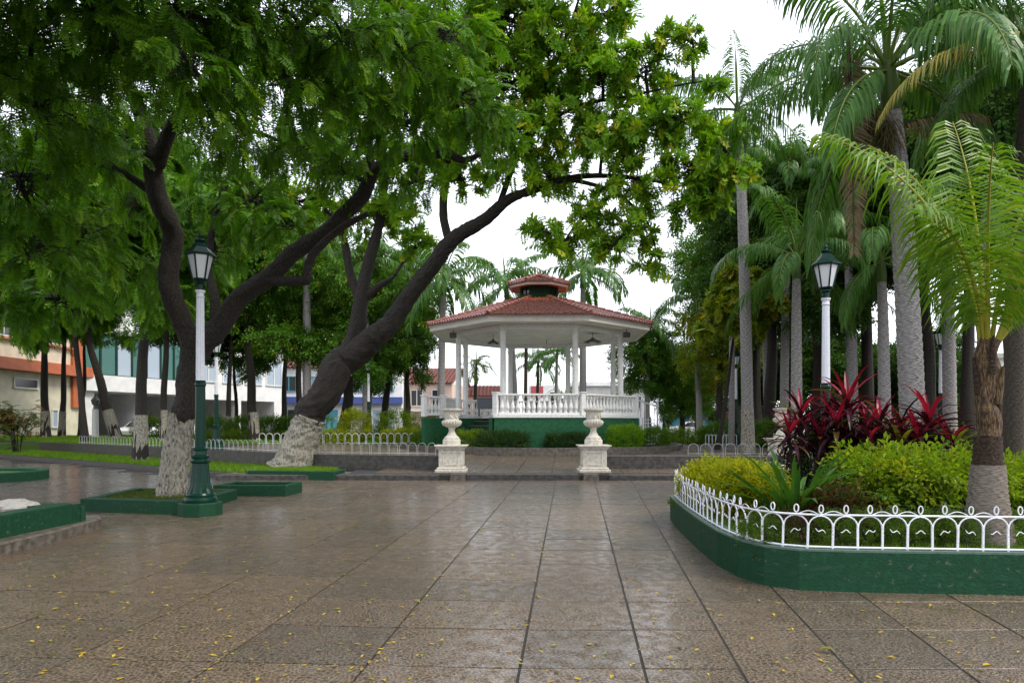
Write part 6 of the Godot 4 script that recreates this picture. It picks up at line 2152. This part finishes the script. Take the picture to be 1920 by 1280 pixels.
func build_planter_plants() -> void:
	var yel := [Color(0.24, 0.3, 0.01), Color(0.42, 0.4, 0.012), Color(0.5, 0.45, 0.02)]
	var lim := [Color(0.13, 0.24, 0.01), Color(0.27, 0.35, 0.014), Color(0.38, 0.4, 0.02)]
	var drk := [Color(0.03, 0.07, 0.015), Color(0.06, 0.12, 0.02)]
	# golden mounds along the fence
	for e in [[1345, 9.9, 0.9, "golden clipped mound at the rounded far end of the white fence"], [1392, 9.1, 0.95, "golden clipped mound in the middle of the fence row"], [1404, 8.6, 0.7, "golden clipped mound nearest the planter's bend"]]:
		bush("golden_shrub", e[3], at_px(e[0], e[1], 0.28), Vector3(e[2], 0.56, 0.85), yel, "fine", 0.95, 1100, int(e[0]), "shrub", 0.1)
	# taller yellow-green shrubs below the cordylines: loose sprays on bare stems
	for e in [[1622, 8.9, 1.0, 0.86, "yellow-green shrub beneath the cordylines, beside the strap-leaved clump"], [1690, 8.6, 1.15, 0.9, "yellow-green shrub in the middle beneath the cordylines"], [1775, 8.8, 1.2, 0.95, "yellow-green shrub beneath the cordylines, next to the coconut palm"], [1905, 9.4, 0.9, 0.62, "golden shrub peeping out right of the coconut palm's foot"]]:
		var rs := rnd(int(e[0]))
		var at := at_px(e[0], e[1], 0.28)
		var o := thing("yellow_green_shrub", e[4], "shrub", at, "yellow-green shrubs in the planter")
		var bl := []
		for k in 15:
			var x: float = rs.randf_range(-0.5, 0.5) * e[2]
			var z: float = rs.randf_range(-0.4, 0.4)
			var y: float = e[3] * (rs.randf_range(0.5, 0.8) - 0.5 * x * x)
			bl.append([at + Vector3(x, y, z), rs.randf_range(0.13, 0.2), 0.7])
		crown(o, [at + Vector3(-0.2, 0.1, 0), at + Vector3(0.2, 0.1, 0), at + Vector3(0, 0.15, 0.1)], bl, LEAF.fine, M.leaf, 1150.0, lim, 1.45, 0.1, rs, M.bark, 0.006, 0.9)
		for k in 5:
			var w := MB.new()
			var x := lerpf(-0.35, 0.35, k / 4.0)
			w.tube([Vector3(x * 0.6, -0.04, 0.03 * k), Vector3(x * 0.8, 0.2, 0.02), Vector3(x * 1.1, e[3] * 0.75, 0)], [0.022, 0.017, 0.01], 6)
			part("stem", w.mesh(), M.bark, o)
	# dark shrubs that stand behind them
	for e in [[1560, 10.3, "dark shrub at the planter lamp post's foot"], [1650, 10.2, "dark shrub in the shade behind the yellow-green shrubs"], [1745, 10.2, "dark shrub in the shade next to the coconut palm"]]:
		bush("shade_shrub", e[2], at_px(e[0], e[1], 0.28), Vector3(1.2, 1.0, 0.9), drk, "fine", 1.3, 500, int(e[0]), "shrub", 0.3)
	# red cordylines
	var r := rnd(700)
	var maroon := []
	var red := []
	for v in 4:
		var a := Color(0.022, 0.006, 0.011).lerp(Color(0.055, 0.011, 0.022), v / 3.0)
		maroon.append(strap(0.52, 0.052, 0.9 + 0.3 * v, [a, a, a * 1.3, a]))
		var c := Color(0.2, 0.008, 0.028).lerp(Color(0.36, 0.016, 0.055), v / 3.0)
		red.append(strap(0.48, 0.05, 0.35 + 0.2 * v, [c * 0.6, c, c, c * 0.8]))
	var olive := [strap(0.5, 0.075, 0.8, [Color(0.12, 0.13, 0.02), Color(0.16, 0.16, 0.02)]), strap(0.45, 0.07, 1.2, [Color(0.12, 0.07, 0.02)])]
	var spots := [[1502, 9.9, 1.72, 0.9, 1.0, "leftmost red cordyline, crimson tips above the strap-leaved clump"], [1552, 10.0, 1.8, 0.35, 0.7, "dark maroon cordyline right at the planter lamp post"], [1590, 9.8, 1.9, 1.0, 1.15, "tallest crimson cordyline just right of the planter lamp post"], [1650, 9.6, 1.6, 0.25, 0.95, "maroon cordyline below the slim grey palms"], [1690, 9.9, 1.55, 0.6, 1.0, "crimson streaked cordyline before the thickest palm stem"], [1742, 9.6, 1.62, 0.8, 1.15, "red cordyline with spreading crimson leaves next to the thickest palm"], [1790, 9.3, 1.3, 0.1, 0.8, "olive and maroon cordyline closest to the coconut palm"]]
	for s in spots:
		var o := thing("red_cordyline", s[5], "plant", at_px(s[0], s[1], 0.28), "cordylines in the planter")
		var heads := [[0.0, s[2] - 0.2, 0.0, 1.0], [-0.22, s[2] * 0.84 - 0.2, 0.12, 0.85], [0.24, s[2] * 0.8 - 0.2, 0.1, 0.85], [0.08, s[2] * 0.84 - 0.2, -0.2, 0.9]]
		for h in heads:
			var st := MB.new()
			var tp := Vector3(h[0], h[1] - 0.2, h[2])
			st.tube([Vector3(h[0] * 0.3, -0.05, h[2] * 0.3), tp * Vector3(0.7, 0.5, 0.7), tp], [0.03, 0.024, 0.018], 7)
			part("stem", st.mesh(), M.bark, o)
			var n := 26
			for k in n:
				var u := (k + 0.5) / n
				var g := k * 2.39996 + r.randf_range(-0.2, 0.2)
				var el := lerpf(-0.2, 1.35, u)
				var f := Vector3(cos(g) * cos(el), sin(el), sin(g) * cos(el))
				var ms: Mesh
				if u > 0.68 and r.randf() < s[3] * 0.9: ms = red[r.randi() % 4]
				elif r.randf() < 0.12: ms = olive[r.randi() % 2]
				else: ms = maroon[r.randi() % 4]
				part("leaf", ms, M.waxy, o, tp + Vector3(0, -0.16 + 0.2 * u, 0), turned(f).scaled(Vector3.ONE * h[3] * s[4] * r.randf_range(0.95, 1.3)))
	# strap-leaved clumps
	var green := []
	for v in 4:
		var c := Color(0.04, 0.11, 0.02).lerp(Color(0.09, 0.2, 0.03), v / 3.0)
		green.append(strap(0.75, 0.055, 0.5 + 0.4 * v, [c, c, c * 1.15, c]))
	for s in [[1490, 8.0, 1.45, 60, "tall strap-leaved clump beside the golden mounds"], [1500, 9.0, 0.8, 26, "strap-leaved clump below the leftmost cordyline"], [1440, 10.6, 0.7, 22, "pale strap-leaved clump behind the golden mounds"]]:
		var o := thing("strap_leaved_clump", s[4], "plant", at_px(s[0], s[1], 0.28))
		for k in int(s[3]):
			var g := k * 2.39996
			var el := r.randf_range(0.75, 1.45)
			part("leaf", green[r.randi() % 4], M.waxy, o, Vector3(cos(g) * 0.1, 0, sin(g) * 0.1), turned(Vector3(cos(g) * cos(el), sin(el), sin(g) * cos(el))).scaled(Vector3.ONE * s[2] * r.randf_range(0.75, 1.15)))
	# dark red low plant
	bush("croton_shrub", "low dark red and green croton in front of the strap-leaved clump", at_px(1566, 7.6, 0.28), Vector3(0.34, 0.3, 0.34), [Color(0.13, 0.03, 0.015), Color(0.05, 0.09, 0.02)], "fine", 1.3, 260, 55, "shrub", 0.3)
	# silvery grass along the shrubs
	var blades := []
	for v in 3:
		var b := MB.new()
		b.colored = true
		for k in 26:
			var q := 0.2 * r.randf_range(0.7, 1.3)
			b.tint = Color(0.16, 0.21, 0.12).lerp(Color(0.24, 0.28, 0.18), r.randf())
			var g := r.randf() * TAU
			var d := Vector3(cos(g), 0, sin(g))
			var s := Vector3(-sin(g), 0, cos(g)) * 0.004
			var m := d * q * 0.35 + Vector3(0, q * 0.9, 0)
			var e := d * q * 0.95 + Vector3(0, q * 0.85, 0)
			b.quad(-s, s, m + s, m - s)
			b.tri(m - s, m + s, e)
		blades.append(b.mesh())
	var tk := 0
	var words := ["first", "second", "third", "fourth", "fifth", "sixth", "seventh", "eighth", "ninth", "tenth", "eleventh", "twelfth"]
	for px in [1490, 1520, 1560, 1595, 1630, 1660, 1690, 1720, 1750, 1780, 1808, 1545]:
		var b: ArrayMesh = blades[tk % 3]
		solo("grass_tuft", b, M.dull, "tuft of silvery grass in front of the yellow-green shrubs, %s from the fence bend" % words[tk], "grass tuft", at_px(px, 7.75 + 0.25 * sin(px * 0.7), 0.28), "silvery grass tufts in the planter").scale = Vector3.ONE * (1.1 + 0.3 * sin(px))
		tk += 1
	# small bushes right behind the fence
	var where := ["at the bend", "second from the bend", "third from the bend", "fourth from the bend", "fifth from the bend", "sixth from the bend", "beside the coconut palm", "beyond the coconut palm"]
	tk = 0
	for px in [1430, 1490, 1560, 1625, 1690, 1745, 1800, 1905]:
		bush("small_fence_shrub", "small dark shrub behind the front fence arches, " + where[tk], at_px(px, 6.55 + 0.12 * (tk % 2), 0.28), Vector3(0.3, 0.3, 0.28), [Color(0.05, 0.1, 0.015), Color(0.1, 0.17, 0.02)] if tk != 1 else [Color(0.07, 0.03, 0.02), Color(0.06, 0.06, 0.02)], "fine", 0.55, 150, 300 + tk, "shrub", 0.3)
		tk += 1

func sow(called: String, area: Array, y: float, n: int, cols: Array, k: float, sd: int, ground := true) -> void:
	var r := rnd(sd)
	var pg := poly(area)
	var lo := pg[0]
	var hi := pg[0]
	for p in pg:
		lo = lo.min(p)
		hi = hi.max(p)
	var o := Node3D.new()
	o.name = numbered(called)
	add_child(o)
	o.set_meta("kind", "stuff")
	var sets := [[], [], []]
	var tints := [PackedColorArray(), PackedColorArray(), PackedColorArray()]
	var made := 0
	var tries := 0
	while made < n and tries < n * 6:
		tries += 1
		var p := Vector2(r.randf_range(lo.x, hi.x), r.randf_range(lo.y, hi.y))
		if not Geometry2D.is_point_in_polygon(p, pg): continue
		var w := made % 3
		sets[w].append(Transform3D(Basis(Vector3.UP, r.randf() * TAU).scaled(Vector3.ONE * k * r.randf_range(0.6, 1.3)), Vector3(p.x, y, p.y)))
		tints[w].append(pick(cols, r))
		made += 1
	for w in 3: scatter("blades", o, LEAF.tuft[w], M.leaf, sets[w], tints[w])

func build_grass() -> void:
	var g := [Color(0.12, 0.26, 0.012), Color(0.2, 0.36, 0.016), Color(0.28, 0.34, 0.03)]
	sow("lawn_grass", [[-7.2, 18.75], [-10.0, 20.75], [-13.3, 23.55], [-18.0, 27.05], [-23.6, 31.15], [-30, 35.9], [-30, 39.0], [-22, 33], [-13.4, 26.3], [-6.0, 20.5]], 0.13, 9000, g, 1.2, 1)
	sow("raised_lawn_grass", [[-34, 42.5], [-22.3, 33.4], [-15.0, 27.9], [-16.5, 34], [-24, 48], [-40, 52]], 0.56, 9000, g, 1.7, 2)
	sow("tree_pit_grass", [[-7.3, 11.8], [-5.55, 11.4], [-5.65, 13.4], [-7.4, 13.6]], 0.17, 700, [Color(0.07, 0.12, 0.015), Color(0.13, 0.16, 0.02)], 0.7, 3)
	sow("tree_pit_grass", [[-7.1, 18.65], [-4.95, 18.25], [-4.95, 19.4], [-6.0, 20.2], [-7.6, 20.0]], 0.2, 1400, g, 0.9, 4)
	sow("planter_grass", [[2.4, 10.4], [2.38, 7.2], [2.6, 6.4], [3.2, 6.25], [5.2, 6.1], [8.8, 5.95], [8.8, 9.5], [5.6, 9.0], [3.6, 9.2]], 0.29, 13000, [Color(0.09, 0.18, 0.015), Color(0.16, 0.25, 0.02)], 0.9, 5)
	sow("garden_grass", [[-14, 34.2], [-4.6, 34.2], [-4.6, 44], [-20, 44]], 0.52, 3500, g, 1.8, 6)
	sow("garden_grass", [[8.6, 34.8], [22, 30], [22, 42], [8.6, 42]], 0.54, 2500, g, 1.8, 7)
	# fallen leaves on the wet stones
	var r := rnd(800)
	var lf := MB.new()
	lf.colored = true
	lf.tint = Color(1, 1, 1)
	leaf_blade(lf, Vector3(0, 0.002, -0.02), Vector3(0, 0.05, 1).normalized(), Vector3.RIGHT, Vector3.UP, 0.04, 0.018, 0.3)
	var where := []
	var tints := PackedColorArray()
	for k in 3200:
		var d := 3.0 + 14.0 * pow(r.randf(), 1.3)
		var x := r.randf_range(-0.85, 0.75) * d
		if r.randf() < 0.25: x = 0.03 + 0.955 * round((x - 0.03 - 0.081 * (d - 3.94)) / 0.955) + 0.081 * (d - 3.94) + r.randfn() * 0.02
		if x > 2.1 and d > 5.8: continue
		if x < -5.3: continue
		if x > 0 and r.randf() < 0.45: continue
		where.append(Transform3D(Basis(Vector3.UP, r.randf() * TAU) * Basis(Vector3.RIGHT, r.randf_range(-0.25, 0.1)) * Basis.from_scale(Vector3.ONE * r.randf_range(0.5, 1.35)), Vector3(x, 0.005, -d)))
		tints.append([Color(0.5, 0.33, 0.02), Color(0.6, 0.42, 0.03), Color(0.35, 0.24, 0.05), Color(0.12, 0.09, 0.03), Color(0.28, 0.3, 0.05)][r.randi() % 5])
	var o := Node3D.new()
	o.name = "fallen_leaves"
	add_child(o)
	o.set_meta("kind", "stuff")
	scatter("leaf_litter", o, lf.mesh(), M.dull, where, tints)
	var curl := MB.new()
	curl.colored = true
	curl.tint = Color(0.2, 0.19, 0.05)
	leaf_blade(curl, Vector3(0, 0.012, -0.05), Vector3(0, 0.1, 1).normalized(), Vector3.RIGHT, Vector3.UP, 0.11, 0.055, 1.2)
	solo("curled_leaf", curl.mesh(), M.dull, "curled olive leaf lying on the paving below the green planter wall", "leaf", Vector3(X(1550, 4.45), 0.002, -4.45)).rotation.y = 1.2
	var fl := MB.new()
	fl.colored = true
	fl.tint = Color(0.6, 0.38, 0.02)
	leaf_blade(fl, Vector3(0, 0.004, -0.03), Vector3(0, 0.05, 1).normalized(), Vector3.RIGHT, Vector3.UP, 0.07, 0.03, 0.5)
	solo("yellow_leaf", fl.mesh(), M.dull, "single bright yellow leaf on the stones at the picture's lower corner", "leaf", Vector3(X(1850, 4.2), 0.004, -4.2)).rotation.y = 1.9


func _ready() -> void:
	R.seed = 20240
	# camera: level, with the lens shifted so that the horizon lies below the middle
	var cam := Camera3D.new()
	cam.name = "camera"
	cam.projection = Camera3D.PROJECTION_FRUSTUM
	cam.near = 0.1
	cam.far = 1500.0
	cam.size = 0.1 * 2.0 * 640.0 / F
	cam.frustum_offset = Vector2(0, 0.1 * 155.0 / F)
	cam.position = Vector3(0, EYE, 0)
	add_child(cam)
	cam.current = true
	# overcast daylight
	var sky_m := ProceduralSkyMaterial.new()
	sky_m.sky_top_color = Color(0.86, 0.89, 0.95)
	sky_m.sky_horizon_color = Color(0.95, 0.96, 0.98)
	sky_m.sky_curve = 0.3
	sky_m.ground_bottom_color = Color(0.2, 0.2, 0.19)
	sky_m.ground_horizon_color = Color(0.3, 0.3, 0.3)
	sky_m.sky_energy_multiplier = 1.0
	sky_m.sun_angle_max = 1.0
	var sky := Sky.new()
	sky.sky_material = sky_m
	var env := Environment.new()
	env.background_mode = Environment.BG_SKY
	env.sky = sky
	env.tonemap_mode = Environment.TONE_MAPPER_LINEAR
	env.tonemap_exposure = 2.3
	env.sdfgi_enabled = true
	env.ssao_enabled = true
	env.ssil_enabled = true
	var we := WorldEnvironment.new()
	we.name = "environment"
	we.environment = env
	add_child(we)
	var sun := DirectionalLight3D.new()
	sun.name = "overcast_sun"
	sun.light_energy = 0.5
	sun.light_color = Color(1.0, 0.98, 0.94)
	sun.light_angular_distance = 20.0
	sun.shadow_enabled = true
	sun.look_at_from_position(Vector3(8, 11, 4), Vector3.ZERO)
	add_child(sun)
	make_materials()
	build_setting()
	build_left_ground()
	build_bandstand()
	build_urns()
	build_planter()
	build_left_objects()
	build_lamps()
	build_fences()
	build_buildings()
	build_leaves()
	build_trees()
	build_palms()
	build_hedges()
	build_planter_plants()
	build_grass()
